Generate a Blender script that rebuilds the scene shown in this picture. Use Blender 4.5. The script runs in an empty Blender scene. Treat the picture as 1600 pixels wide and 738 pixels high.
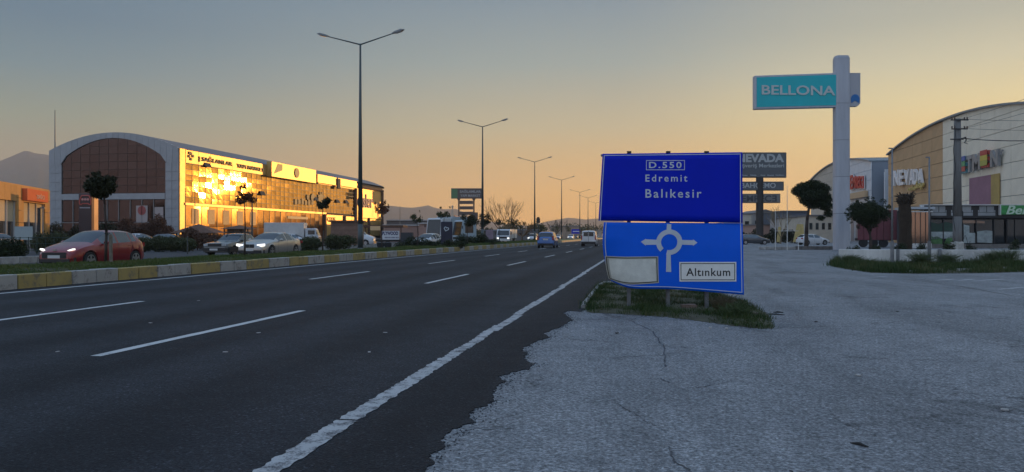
import bpy, bmesh, math, random
import numpy as np
from mathutils import Vector, Matrix
R = math.radians
rng = random.Random(7); nrg = np.random.default_rng(7)
scene = bpy.context.scene
COL = scene.collection

# ------------------------------------------------------------------ camera, sky, sun, exposure
YAW = R(9.9); CAMH = 1.25; F = 1180.0; CX = 800.0; HY = 368.0
cd = bpy.data.cameras.new('camera'); cam = bpy.data.objects.new('camera', cd); COL.objects.link(cam)
cam.location = (0, 0, CAMH); cam.rotation_euler = (R(90), 0, YAW)
cd.sensor_width = 36; cd.lens = 36 * F / 1600; cd.clip_end = 20000; cd.clip_start = 0.1; cd.shift_y = -0.0006
scene.camera = cam
SUN_AZ = R(31.0); SUN_EL = R(3.6)          # azimuth measured from +Y towards +X
w = bpy.data.worlds.new('World'); scene.world = w; w.use_nodes = True
wn = w.node_tree.nodes; wl = w.node_tree.links
bg = wn['Background']; sky = wn.new('ShaderNodeTexSky'); sky.sky_type = 'NISHITA'
sky.sun_disc = False; sky.sun_elevation = SUN_EL; sky.sun_rotation = SUN_AZ
sky.altitude = 0; sky.air_density = 1.0; sky.dust_density = 2.0; sky.ozone_density = 3.0
def srgb(r, g, b_): return tuple(((c / 255) / 12.92 if c <= 10 else ((c / 255 + 0.055) / 1.055) ** 2.4) for c in (r, g, b_))
def _m(op, a, b_=0.0, c=None):
    n = wn.new('ShaderNodeMath'); n.operation = op
    for s_, x in zip(n.inputs, (a, b_, c)):
        if x is None: continue
        if hasattr(x, 'is_output'): wl.new(x, s_)
        else: s_.default_value = x
    return n.outputs[0]
def _ramp(src, stops):
    r = wn.new('ShaderNodeValToRGB'); e = r.color_ramp.elements
    while len(e) < len(stops): e.new(0.5)
    for k, (p, c) in enumerate(stops): e[k].position = p; e[k].color = (*srgb(*c), 1)
    wl.new(src, r.inputs[0]); return r.outputs[0]
tcw = wn.new('ShaderNodeTexCoord'); sp_ = wn.new('ShaderNodeSeparateXYZ'); wl.new(tcw.outputs['Generated'], sp_.inputs[0])
x_, y_, z_ = sp_.outputs
hl = _m('MAXIMUM', _m('SQRT', _m('ADD', _m('MULTIPLY', x_, x_), _m('MULTIPLY', y_, y_))), 1e-4)
cosa = _m('DIVIDE', _m('ADD', _m('MULTIPLY', x_, math.sin(SUN_AZ)), _m('MULTIPLY', y_, math.cos(SUN_AZ))), hl)
zs_ = _m('MAXIMUM', z_, 0.0)
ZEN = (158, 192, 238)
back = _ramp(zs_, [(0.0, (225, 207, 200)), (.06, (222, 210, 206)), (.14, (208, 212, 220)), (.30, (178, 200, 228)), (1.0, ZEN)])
away = _ramp(zs_, [(0.0, (182, 145, 106)), (.06, (168, 145, 112)), (.134, (140, 149, 132)), (.19, (112, 136, 144)), (.243, (95, 123, 141)), (.33, (92, 122, 145)), (1.0, ZEN)])
midc = _ramp(zs_, [(0.0, (242, 172, 66)), (.06, (234, 180, 88)), (.14, (187, 177, 143)), (.22, (146, 161, 158)), (.30, (118, 141, 155)), (.38, (115, 140, 155)), (1.0, ZEN)])
tow = _ramp(zs_, [(0.0, (240, 190, 100)), (.06, (236, 196, 114)), (.12, (228, 204, 140)), (.155, (216, 205, 157)), (.198, (193, 193, 167)), (.245, (166, 173, 160)), (.32, (150, 160, 158)), (1.0, ZEN)])
def _mix(f, a, b_):
    m = wn.new('ShaderNodeMix'); m.data_type = 'RGBA'; wl.new(f, m.inputs[0]); wl.new(a, m.inputs[6]); wl.new(b_, m.inputs[7]); return m.outputs[2]
def _mr(v, a, b_):
    n = wn.new('ShaderNodeMapRange'); n.inputs[1].default_value = a; n.inputs[2].default_value = b_; n.interpolation_type = 'SMOOTHSTEP'; wl.new(v, n.inputs[0]); return n.outputs[0]
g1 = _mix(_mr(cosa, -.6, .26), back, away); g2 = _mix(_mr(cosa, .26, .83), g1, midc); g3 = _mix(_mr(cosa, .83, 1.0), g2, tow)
va = wn.new('ShaderNodeVectorMath'); va.operation = 'SCALE'; va.inputs['Scale'].default_value = 0.005; wl.new(sky.outputs[0], va.inputs[0])
vb = wn.new('ShaderNodeVectorMath'); vb.operation = 'ADD'; wl.new(va.outputs[0], vb.inputs[0]); wl.new(g3, vb.inputs[1])
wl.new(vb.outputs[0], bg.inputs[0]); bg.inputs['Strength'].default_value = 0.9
sd = bpy.data.lights.new('sun', 'SUN'); sd.energy = 3.4; sd.angle = R(0.5); sd.color = (1.0, 0.53, 0.18)
sun = bpy.data.objects.new('sun', sd); COL.objects.link(sun)
sdir = Vector((math.sin(SUN_AZ) * math.cos(SUN_EL), math.cos(SUN_AZ) * math.cos(SUN_EL), math.sin(SUN_EL)))
sun.rotation_euler = sdir.to_track_quat('Z', 'Y').to_euler(); sun.location = (60, 100, 60)
scene.view_settings.view_transform = 'Standard'; scene.view_settings.look = 'None'
scene.view_settings.exposure = 0.24; scene.view_settings.gamma = 1.0
scene.render.engine = 'CYCLES'
scene.cycles.use_denoising = True
scene.cycles.max_bounces = 6; scene.cycles.volume_bounces = 0
scene.cycles.sample_clamp_indirect = 4.0

# ------------------------------------------------------------------ coordinate helpers
ca, sa = math.cos(YAW), math.sin(YAW)
def P(px, depth, z=0.0):
    xc = (px - CX) / F * depth
    return Vector((xc * ca - depth * sa, xc * sa + depth * ca, z))
def Z(py, depth): return CAMH + (HY - py) / F * depth
def G(px, py, h=0.0): return P(px, (CAMH - h) * F / (py - HY), h)
def YX(X, px):
    return X / math.tan(math.atan((px - CX) / F) - YAW)
def depth_of(X, Y): return -X * sa + Y * ca

# ------------------------------------------------------------------ materials
MATS = {}
def nodes(name):
    m = bpy.data.materials.new(name); m.use_nodes = True
    nt = m.node_tree; return m, nt, nt.nodes['Principled BSDF']
def mat(name, col, rough=0.6, metal=0.0, spec=0.5, noise=0.0, nscale=5.0, bump=0.0, bscale=30.0, emis=None, es=0.0, coat=0.0, trans=0.0, streak=False):
    if name in MATS: return MATS[name]
    m, nt, b = nodes(name); N, L = nt.nodes, nt.links
    b.inputs['Base Color'].default_value = (*col, 1); b.inputs['Roughness'].default_value = rough
    b.inputs['Metallic'].default_value = metal; b.inputs['Specular IOR Level'].default_value = spec
    b.inputs['Coat Weight'].default_value = coat; b.inputs['Coat Roughness'].default_value = 0.08
    b.inputs['Transmission Weight'].default_value = trans
    if emis: b.inputs['Emission Color'].default_value = (*emis, 1); b.inputs['Emission Strength'].default_value = es
    if noise or bump:
        tc = N.new('ShaderNodeTexCoord'); mp = N.new('ShaderNodeMapping'); L.new(tc.outputs['Object'], mp.inputs[0])
        if streak: mp.inputs['Scale'].default_value = (1, 1, 0.15)
    if noise:
        n = N.new('ShaderNodeTexNoise'); n.inputs['Scale'].default_value = nscale; n.inputs['Detail'].default_value = 6
        n.inputs['Roughness'].default_value = 0.65
        L.new(mp.outputs[0], n.inputs['Vector'])
        oi = N.new('ShaderNodeObjectInfo')
        r = N.new('ShaderNodeMapRange'); r.inputs[1].default_value = 0.3; r.inputs[2].default_value = 0.7
        r.inputs[3].default_value = 1 - noise; r.inputs[4].default_value = 1 + noise
        L.new(n.outputs[0], r.inputs[0])
        r2 = N.new('ShaderNodeMapRange'); r2.inputs[3].default_value = 1 - noise * 0.5; r2.inputs[4].default_value = 1 + noise * 0.5
        L.new(oi.outputs['Random'], r2.inputs[0])
        mu = N.new('ShaderNodeMath'); mu.operation = 'MULTIPLY'; L.new(r.outputs[0], mu.inputs[0]); L.new(r2.outputs[0], mu.inputs[1])
        v = N.new('ShaderNodeVectorMath'); v.operation = 'SCALE'; v.inputs[0].default_value = col
        L.new(mu.outputs[0], v.inputs['Scale']); L.new(v.outputs[0], b.inputs['Base Color'])
    if bump:
        n2 = N.new('ShaderNodeTexNoise'); n2.inputs['Scale'].default_value = bscale; n2.inputs['Detail'].default_value = 4
        L.new(mp.outputs[0], n2.inputs['Vector'])
        bp = N.new('ShaderNodeBump'); bp.inputs['Strength'].default_value = bump; bp.inputs['Distance'].default_value = 0.02
        L.new(n2.outputs[0], bp.inputs['Height']); L.new(bp.outputs[0], b.inputs['Normal'])
    MATS[name] = m; return m

def ramp(N, L, src, stops):
    r = N.new('ShaderNodeValToRGB'); e = r.color_ramp.elements
    while len(e) < len(stops): e.new(0.5)
    for k, (p, c) in enumerate(stops): e[k].position = p; e[k].color = (*c, 1) if len(c) == 3 else c
    L.new(src, r.inputs[0]); return r
def mixc(N, L, fac, a, b, mode='MIX'):
    m = N.new('ShaderNodeMix'); m.data_type = 'RGBA'; m.blend_type = mode
    for s, x in ((m.inputs[0], fac), (m.inputs[6], a), (m.inputs[7], b)):
        if hasattr(x, 'is_output'): L.new(x, s)
        elif isinstance(x, (int, float)): s.default_value = x
        else: s.default_value = (*x, 1)
    return m.outputs[2]
def noise_node(N, L, vec, scale, detail=5, rough=0.6, dist=0.0):
    n = N.new('ShaderNodeTexNoise'); n.inputs['Scale'].default_value = scale; n.inputs['Detail'].default_value = detail
    n.inputs['Roughness'].default_value = rough; n.inputs['Distortion'].default_value = dist
    if vec is not None: L.new(vec, n.inputs['Vector'])
    return n.outputs[0]
def mathn(N, L, op, a, b=0.0, clamp=False):
    m = N.new('ShaderNodeMath'); m.operation = op; m.use_clamp = clamp
    for s, x in ((m.inputs[0], a), (m.inputs[1], b)):
        if hasattr(x, 'is_output'): L.new(x, s)
        else: s.default_value = x
    return m.outputs[0]

def asphalt(name, c0, c1, stone, stone_amt, cracks, tracks=False, rough=0.85):
    m, nt, b = nodes(name); N, L = nt.nodes, nt.links
    g = N.new('ShaderNodeNewGeometry').outputs['Position']
    big = noise_node(N, L, g, 0.35, 5, 0.6); mid = noise_node(N, L, g, 3.0, 6, 0.7); fine = noise_node(N, L, g, 70, 3, 0.8)
    vor = N.new('ShaderNodeTexVoronoi'); vor.inputs['Scale'].default_value = 75; L.new(g, vor.inputs['Vector'])
    base = ramp(N, L, mathn(N, L, 'ADD', mathn(N, L, 'MULTIPLY', big, 0.5), mathn(N, L, 'MULTIPLY', mid, 0.5)), [(0.35, c0), (0.65, c1)]).outputs[0]
    # aggregate: single stones lighter or darker
    sr = ramp(N, L, vor.outputs['Color'], [(0.0, (0.45,) * 3), (0.5, (0.95,) * 3), (0.8, (1.15,) * 3), (0.97, (stone,) * 3)]).outputs[0]
    col = mixc(N, L, stone_amt, base, mixc(N, L, 1.0, base, sr, 'MULTIPLY'))
    fr = ramp(N, L, fine, [(0.3, (0.6,) * 3), (0.7, (1.4,) * 3)]).outputs[0]
    col = mixc(N, L, 1.0, col, fr, 'MULTIPLY')
    if cracks:
        mq = N.new('ShaderNodeMapping'); mq.inputs['Rotation'].default_value = (0, 0, 0.5); mq.inputs['Scale'].default_value = (1, .18, 1); L.new(g, mq.inputs[0])
        st_ = ramp(N, L, noise_node(N, L, mq.outputs[0], .9, 6, .65, .4), [(.38, (.82,) * 3), (.52, (1,) * 3), (.68, (1.10,) * 3)]).outputs[0]
        col = mixc(N, L, 1.0, col, st_, 'MULTIPLY')
        oil = ramp(N, L, noise_node(N, L, g, .55, 5, .7, .6), [(.60, (1,) * 3), (.68, (.66,) * 3)]).outputs[0]
        col = mixc(N, L, 1.0, col, oil, 'MULTIPLY')
    if tracks:
        sx = N.new('ShaderNodeSeparateXYZ'); L.new(g, sx.inputs[0])
        s = mathn(N, L, 'SINE', mathn(N, L, 'MULTIPLY', sx.outputs[0], 2 * math.pi / 1.87))
        mp = N.new('ShaderNodeMapping'); mp.inputs['Scale'].default_value = (1, 0.04, 1); L.new(g, mp.inputs[0])
        lng = noise_node(N, L, mp.outputs[0], 1.3, 4, 0.6)
        t = mathn(N, L, 'MULTIPLY', mathn(N, L, 'ADD', s, 1.0), mathn(N, L, 'MULTIPLY', lng, 0.8))
        col = mixc(N, L, t, col, mixc(N, L, 1.0, col, (0.5, 0.5, 0.5), 'MULTIPLY'))
    gr = ramp(N, L, noise_node(N, L, g, 34, 8, .8), [(.36, (.30,) * 3), (.5, (.95,) * 3), (.64, (1.95,) * 3)]).outputs[0]
    col = mixc(N, L, .8, col, mixc(N, L, 1.0, col, gr, 'MULTIPLY'))
    h = mathn(N, L, 'ADD', mathn(N, L, 'MULTIPLY', vor.outputs['Distance'], 1.0), mathn(N, L, 'MULTIPLY', fine, 0.7))
    if cracks:
        d = noise_node(N, L, g, 1.2, 4, 0.7)
        dv = N.new('ShaderNodeVectorMath'); dv.operation = 'ADD'
        cx = N.new('ShaderNodeCombineXYZ'); L.new(mathn(N, L, 'MULTIPLY', d, 1.6), cx.inputs[0]); L.new(mathn(N, L, 'MULTIPLY', mid, 0.5), cx.inputs[1])
        L.new(g, dv.inputs[0]); L.new(cx.outputs[0], dv.inputs[1])
        v2 = N.new('ShaderNodeTexVoronoi'); v2.feature = 'DISTANCE_TO_EDGE'; v2.inputs['Scale'].default_value = 0.42; L.new(dv.outputs[0], v2.inputs['Vector'])
        ck = ramp(N, L, v2.outputs['Distance'], [(0.0, (1,) * 3), (0.012, (0,) * 3)]).outputs[0]
        gate = ramp(N, L, noise_node(N, L, g, 0.8, 3, 0.6), [(0.48, (0,) * 3), (0.58, (1,) * 3)]).outputs[0]
        ckm = mathn(N, L, 'MULTIPLY', ck, gate)
        col = mixc(N, L, mathn(N, L, 'MULTIPLY', ckm, cracks), col, (0.012, 0.013, 0.015))
        h = mathn(N, L, 'SUBTRACT', h, mathn(N, L, 'MULTIPLY', ckm, 2.0))
        # scattered dark marks and pale grit
        sp = ramp(N, L, noise_node(N, L, g, 9, 2, 0.5), [(0.70, (0,) * 3), (0.74, (1,) * 3)]).outputs[0]
        col = mixc(N, L, mathn(N, L, 'MULTIPLY', sp, 0.35), col, (0.02, 0.02, 0.022))
    L.new(col, b.inputs['Base Color']); b.inputs['Roughness'].default_value = rough; b.inputs['Specular IOR Level'].default_value = 0.16
    bp = N.new('ShaderNodeBump'); bp.inputs['Strength'].default_value = 0.7; bp.inputs['Distance'].default_value = 0.008
    L.new(h, bp.inputs['Height']); L.new(bp.outputs[0], b.inputs['Normal'])
    MATS[name] = m; return m
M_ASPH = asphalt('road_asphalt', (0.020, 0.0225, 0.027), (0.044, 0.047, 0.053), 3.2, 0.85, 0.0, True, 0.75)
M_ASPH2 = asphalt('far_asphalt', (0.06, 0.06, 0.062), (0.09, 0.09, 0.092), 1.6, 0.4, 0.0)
M_LOT = asphalt('lot_asphalt', (0.190, 0.193, 0.196), (0.300, 0.300, 0.298), 1.5, 0.75, 0.55)
M_GROUND = asphalt('earth', (0.10, 0.09, 0.07), (0.15, 0.135, 0.11), 1.3, 0.3, 0.0)

def paint_mat(name, col, under, wear, scale=6.0):
    m, nt, b = nodes(name); N, L = nt.nodes, nt.links
    g = N.new('ShaderNodeNewGeometry').outputs['Position']
    a = noise_node(N, L, g, scale, 8, 0.75); f = noise_node(N, L, g, 60, 3, 0.8)
    v = mathn(N, L, 'ADD', mathn(N, L, 'MULTIPLY', a, 0.7), mathn(N, L, 'MULTIPLY', f, 0.3))
    k = ramp(N, L, v, [(wear - 0.05, (1,) * 3), (wear + 0.05, (0,) * 3)]).outputs[0]
    c = mixc(N, L, noise_node(N, L, g, 1.7, 5), col, tuple(x * 0.72 for x in col))
    L.new(mixc(N, L, k, c, under), b.inputs['Base Color']); b.inputs['Roughness'].default_value = 0.7
    MATS[name] = m; return m
M_LINE = paint_mat('road_paint', (0.62, 0.62, 0.60), (0.06, 0.06, 0.065), 0.40)
M_LINEW = paint_mat('road_paint_worn', (0.50, 0.50, 0.49), (0.06, 0.06, 0.065), 0.465)
M_FAINT = paint_mat('road_paint_faint', (0.50, 0.50, 0.50), (0.22, 0.22, 0.22), 0.47)
M_KW = paint_mat('kerb_white', (0.42, 0.41, 0.38), (0.13, 0.12, 0.11), 0.43, 3.0)
M_KY = paint_mat('kerb_yellow', (0.42, 0.32, 0.11), (0.14, 0.13, 0.11), 0.44, 3.0)
M_CONC = mat('concrete', (0.32, 0.31, 0.29), 0.85, noise=0.3, nscale=2.5, bump=0.4, bscale=25)
M_CONCW = mat('pale_concrete', (0.62, 0.61, 0.57), 0.85, noise=0.28, nscale=1.2, bump=0.5, bscale=18, streak=True)
M_STONE = mat('dark_stone', (0.14, 0.13, 0.12), 0.9, noise=0.3, nscale=3, bump=0.5)

# ------------------------------------------------------------------ mesh builder
class MB:
    def __init__(s): s.v = []; s.f = []; s.m = []
    def add(s, vs, fs, mi=0):
        o = len(s.v); s.v += [tuple(v) for v in vs]; s.f += [tuple(i + o for i in f) for f in fs]; s.m += [mi] * len(fs); return s
    def box(s, c, d, rz=0.0, mi=0, taper=1.0):
        x, y, z = (k / 2 for k in d); cr, sr = math.cos(rz), math.sin(rz); vs = []
        for dz, t in ((-z, 1.0), (z, taper)):
            for dx, dy in ((-x, -y), (x, -y), (x, y), (-x, y)):
                dx *= t; dy *= t
                vs.append((c[0] + dx * cr - dy * sr, c[1] + dx * sr + dy * cr, c[2] + dz))
        return s.add(vs, [(3, 2, 1, 0), (4, 5, 6, 7), (0, 1, 5, 4), (1, 2, 6, 5), (2, 3, 7, 6), (3, 0, 4, 7)], mi)
    def tube(s, p, q, r0, r1=None, n=8, mi=0):
        p, q = Vector(p), Vector(q); r1 = r0 if r1 is None else r1
        d = (q - p); d = d.normalized() if d.length > 1e-6 else Vector((0, 0, 1))
        a = d.orthogonal().normalized(); b = d.cross(a); vs = []
        for c, r in ((p, r0), (q, r1)):
            for k in range(n):
                t = 2 * math.pi * k / n; vs.append(c + a * (r * math.cos(t)) + b * (r * math.sin(t)))
        fs = [(k, (k + 1) % n, n + (k + 1) % n, n + k) for k in range(n)] + [tuple(range(n))[::-1], tuple(range(n, 2 * n))]
        return s.add(vs, fs, mi)
    def path(s, pts, rs, n=8, mi=0):
        for k in range(len(pts) - 1): s.tube(pts[k], pts[k + 1], rs[k], rs[k + 1], n, mi)
        return s
    def prism(s, poly, axis, a, b, mi=0):          # poly: 2-D points; axis x|y|z is the extrusion direction
        def v(p, t): return (t, p[0], p[1]) if axis == 'x' else ((p[0], t, p[1]) if axis == 'y' else (p[0], p[1], t))
        n = len(poly); vs = [v(p, a) for p in poly] + [v(p, b) for p in poly]
        return s.add(vs, [tuple(range(n)), tuple(range(n, 2 * n))[::-1]] + [(k, (k + 1) % n, n + (k + 1) % n, n + k) for k in range(n)], mi)
    def ball(s, c, r, n=10, m=6, mi=0):
        r = (r, r, r) if not hasattr(r, '__len__') else r; vs = []; fs = []
        for j in range(1, m):
            t = math.pi * j / m
            for k in range(n):
                u = 2 * math.pi * k / n; vs.append((c[0] + r[0] * math.sin(t) * math.cos(u), c[1] + r[1] * math.sin(t) * math.sin(u), c[2] + r[2] * math.cos(t)))
        vs += [(c[0], c[1], c[2] + r[2]), (c[0], c[1], c[2] - r[2])]; T, B = len(vs) - 2, len(vs) - 1
        for j in range(m - 2):
            for k in range(n): fs.append((j * n + k, (j + 1) * n + k, (j + 1) * n + (k + 1) % n, j * n + (k + 1) % n))
        for k in range(n): fs.append((k, (k + 1) % n, T)); fs.append(((m - 2) * n + (k + 1) % n, (m - 2) * n + k, B))
        return s.add(vs, fs, mi)
    def mesh(s, name, mats, smooth=False):
        me = bpy.data.meshes.new(name); me.from_pydata(s.v, [], s.f)
        for m in (mats if isinstance(mats, (list, tuple)) else [mats]): me.materials.append(m)
        me.polygons.foreach_set('material_index', s.m)
        bm = bmesh.new(); bm.from_mesh(me); bmesh.ops.recalc_face_normals(bm, faces=bm.faces); bm.to_mesh(me); bm.free()
        if smooth: me.polygons.foreach_set('use_smooth', [True] * len(me.polygons))
        me.update(); return me
    def build(s, name, mats, parent=None, smooth=False, bevel=0.0):
        o = link(name, s.mesh(name, mats, smooth), parent)
        if bevel:
            md = o.modifiers.new('bevel', 'BEVEL'); md.width = bevel; md.segments = 2; md.limit_method = 'ANGLE'
        return o
def link(name, me, parent=None, loc=None, rz=None):
    o = bpy.data.objects.new(name, me); COL.objects.link(o)
    if parent: o.parent = parent
    if loc is not None: o.location = loc
    if rz is not None: o.rotation_euler.z = rz
    return o
def tag(o, label=None, cat=None, group=None, kind=None):
    if label: o['label'] = label
    if cat: o['category'] = cat
    if group: o['group'] = group
    if kind: o['kind'] = kind
    return o
def thing(name, label, cat, loc=(0, 0, 0), rz=0.0, group=None):
    o = bpy.data.objects.new(name, None); COL.objects.link(o); o.location = loc; o.rotation_euler.z = rz; o.empty_display_size = 0.2
    return tag(o, label, cat, group)
def setting(name, loc=(0, 0, 0)):
    o = bpy.data.objects.new(name, None); COL.objects.link(o); o.location = loc; o['kind'] = 'structure'; return o
def box(name, parent, m, c, d, rz=0.0, bevel=0.0): return MB().box(c, d, rz).build(name, m, parent, bevel=bevel)
KIDS = {}
def copy_tree(o, parent=None):
    c = o.copy(); COL.objects.link(c); c.parent = parent
    for ch in o.children: copy_tree(ch, c)
    return c
def np_mesh(name, V, Fc, mats, parent=None, mi=None, smooth=False):   # V (n,3); Fc (m,k) faces of equal size
    me = bpy.data.meshes.new(name); n, k = Fc.shape
    me.vertices.add(len(V)); me.vertices.foreach_set('co', V.astype(np.float32).ravel())
    me.loops.add(n * k); me.loops.foreach_set('vertex_index', Fc.astype(np.int32).ravel())
    me.polygons.add(n); me.polygons.foreach_set('loop_start', np.arange(0, n * k, k, dtype=np.int32))
    for m in (mats if isinstance(mats, (list, tuple)) else [mats]): me.materials.append(m)
    if mi is not None: me.polygons.foreach_set('material_index', mi.astype(np.int32))
    if smooth: me.polygons.foreach_set('use_smooth', np.ones(n, dtype=bool))
    me.update(calc_edges=True); me.validate(); return link(name, me, parent)

# lettering: flat mesh of a text, in its own x/y plane, origin at the middle of its box
def text_data(s, size=1.0, bold=0.0, shear=0.0, width=None, spacing=1.0):
    c = bpy.data.curves.new('t', 'FONT'); c.body = s; c.size = size; c.offset = bold; c.shear = shear; c.space_character = spacing
    c.resolution_u = 3; c.align_x = 'LEFT'
    o = bpy.data.objects.new('t', c); COL.objects.link(o)
    dg = bpy.context.evaluated_depsgraph_get(); dg.update()
    me = bpy.data.meshes.new_from_object(o.evaluated_get(dg)); bpy.data.objects.remove(o); bpy.data.curves.remove(c)
    v = np.array([x.co[:] for x in me.vertices]); f = [tuple(p.vertices) for p in me.polygons]; bpy.data.meshes.remove(me)
    lo, hi = v.min(0), v.max(0); v = v - (lo + hi) / 2; v[:, 2] = 0
    if width: v[:, 0] *= width / (hi[0] - lo[0])
    return v, f, hi - lo
def lettering(s, parent, m, mapf, size, bold=0.0, shear=0.0, width=None, depth=0.0, name='letter', spacing=1.0, mirror=False, height=None, split=True):
    v, f, d = text_data(s, size, bold, shear, width, spacing)
    if height: v[:, 1] *= height / d[1]
    if mirror: v[:, 0] *= -1
    # one object per character: connected pieces that overlap in x belong together
    par = list(range(len(v)))
    def find(a):
        while par[a] != a: par[a] = par[par[a]]; a = par[a]
        return a
    for q in f:
        for k in q[1:]: par[find(k)] = find(q[0])
    comp = {}
    for q in f: comp.setdefault(find(q[0]), []).append(q)
    runs = []
    for fs in comp.values():
        xs_ = [v[i][0] for q in fs for i in q]; runs.append([min(xs_), max(xs_), list(fs)])
    runs.sort(key=lambda r: r[0]); out = []
    for r in runs:
        if out and (not split or min(out[-1][1], r[1]) - max(out[-1][0], r[0]) > .45 * min(out[-1][1] - out[-1][0], r[1] - r[0])):
            out[-1][1] = max(out[-1][1], r[1]); out[-1][2] += r[2]
        else: out.append(r)
    for r in out:
        ids = sorted({i for q in r[2] for i in q}); ren = {i: k for k, i in enumerate(ids)}; n = len(ids); b = MB()
        ff = [tuple(ren[i] for i in q) for q in r[2]]
        if depth > 0:
            cnt = {(q[k], q[(k + 1) % len(q)]) for q in ff for k in range(len(q))}
            b.add([mapf(v[i][0], v[i][1], depth) for i in ids] + [mapf(v[i][0], v[i][1], 0) for i in ids], ff + [(e[0], e[1], e[1] + n, e[0] + n) for e in cnt if (e[1], e[0]) not in cnt])
        else: b.add([mapf(v[i][0], v[i][1], 0) for i in ids], ff)
        o = b.build(name, m, parent)
    return o
def plane_map(o, ux, uy, n):                        # origin and unit vectors
    o, ux, uy, n = (Vector(a) for a in (o, ux, uy, n))
    return lambda x, y, z=0: o + ux * x + uy * y + n * z

# ------------------------------------------------------------------ ground, roads, kerbs
def sheet(name, poly, z, m, thick=0.0):
    b = MB()
    if thick: b.prism(poly, 'z', z - thick, z)
    else: b.add([(x, y, z) for x, y in poly], [tuple(range(len(poly)))])
    o = b.build(name, m); o['kind'] = 'structure'; return o
BIG = 3000
sheet('ground', [(BIG * math.cos(2 * math.pi * k / 48), BIG * math.sin(2 * math.pi * k / 48)) for k in range(48)], -0.06, M_GROUND)
# ragged right edge of the road surface, worn over the older paving of the lot
edge_px = [(665, 735), (676, 722), (672, 712), (695, 697), (690, 686), (705, 672), (726, 664), (740, 659), (733, 648), (745, 636), (758, 634), (772, 626),
           (769, 614), (777, 601), (788, 596), (779, 588), (802, 581), (825, 576), (832, 569), (818, 560), (822, 552), (815, 545),
           (836, 534), (857, 527), (849, 521), (862, 515), (875, 511), (894, 500), (880, 489), (889, 485), (911, 487)]
edge = [tuple(G(x, y)[:2]) for x, y in edge_px]
dens = []
for k in range(len(edge) - 1):
    a, b_ = Vector(edge[k]), Vector(edge[k + 1]); n = max(2, int((b_ - a).length / 0.035))
    for j in range(n):
        p = a.lerp(b_, j / n); dens.append((p.x + rng.gauss(0, .012), p.y + rng.gauss(0, .012)))
right_edge = [(-0.7, -12.0), (-0.55, 0.0)] + dens + [(-0.95, 13.4), (-0.93, 14.5), (-0.55, 17.5), (-0.4, 24), (-0.4, 40), (-0.4, 420)]
sheet('road', [(-14.5, -12)] + right_edge + [(-14.5, 420)], 0.0, M_ASPH, 0.006)
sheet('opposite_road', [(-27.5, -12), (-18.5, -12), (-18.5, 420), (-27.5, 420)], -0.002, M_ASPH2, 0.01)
sheet('lot_paving', [(-14.6, -12), (70, -12), (70, 260), (-14.6, 260)], -0.007, M_LOT)
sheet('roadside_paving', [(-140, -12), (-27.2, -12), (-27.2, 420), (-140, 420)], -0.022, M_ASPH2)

def strip(name, m, segs, z=0.004, ragged=0.0, step=0.25):
    """painted line: list of (x0, y0, x1, y1, width); each is one part"""
    root = setting(name)
    for (x0, y0, x1, y1, wd) in segs:
        d = Vector((x1 - x0, y1 - y0)); L = d.length; d.normalize(); nn = Vector((-d.y, d.x))
        n = max(1, int(L / step)) if ragged else 1; vs = []
        for k in range(n + 1):
            c = Vector((x0, y0)) + d * (L * k / n); a = wd / 2 + rng.uniform(-1, 1) * ragged; e = wd / 2 + rng.uniform(-1, 1) * ragged
            vs += [(*(c + nn * a), z), (*(c - nn * e), z)]
        MB().add(vs, [(2 * k, 2 * k + 1, 2 * k + 3, 2 * k + 2) for k in range(n)]).build('painted_line', m, root)
    return root
dash = []
for k in range(24): dash.append((-5.58, 6.95 + 12 * k, -5.58, 11.75 + 12 * k, 0.13))
for k in range(24): dash.append((-9.36, 8.2 + 12 * k, -9.36, 12.9 + 12 * k, 0.13))
strip('lane_markings', M_LINE, dash, ragged=0.006)
strip('left_edge_marking', M_LINE, [(-13.62, -10, -13.62, 60, 0.15), (-13.62, 60, -13.62, 400, 0.15)], ragged=0.008)
# right edge line, worn into ragged pieces
segs = []; y = 2.0
while y < 30:
    L = rng.uniform(.5, 1.6); xo = -1.955 + rng.uniform(-.018, .018); segs.append((xo, y, xo + rng.uniform(-.02, .02), y + L, rng.uniform(.115, .16))); y += L + rng.choice([0.0, 0.0, 0.012, 0.03])
segs += [(-1.96, y, -1.98, 60, .14)]; far_line = [(-1.98, 60, -1.98, 400, 0.15)]
strip('right_edge_marking', M_LINEW, segs, ragged=0.014, step=0.04)
strip('right_edge_marking', M_LINEW, far_line)
strip('opposite_lane_markings', M_LINE, [(-23.0, 8 + 12 * k, -23.0, 12.5 + 12 * k, 0.13) for k in range(20)])
# faint parking marks painted on the lot, right
pk = []
for x0, y0, x1, y1 in ((1465, 438, 1492, 436), (1497, 438, 1522, 436), (1520, 439, 1568, 436), (1560, 452, 1600, 448.5), (1385, 431.5, 1368, 433)):
    a, b_ = G(x0, y0), G(x1, y1); pk.append((a.x, a.y, b_.x, b_.y, 0.12))
strip('parking_marks', M_FAINT, pk, z=-0.003, ragged=0.03, step=0.2)
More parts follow.
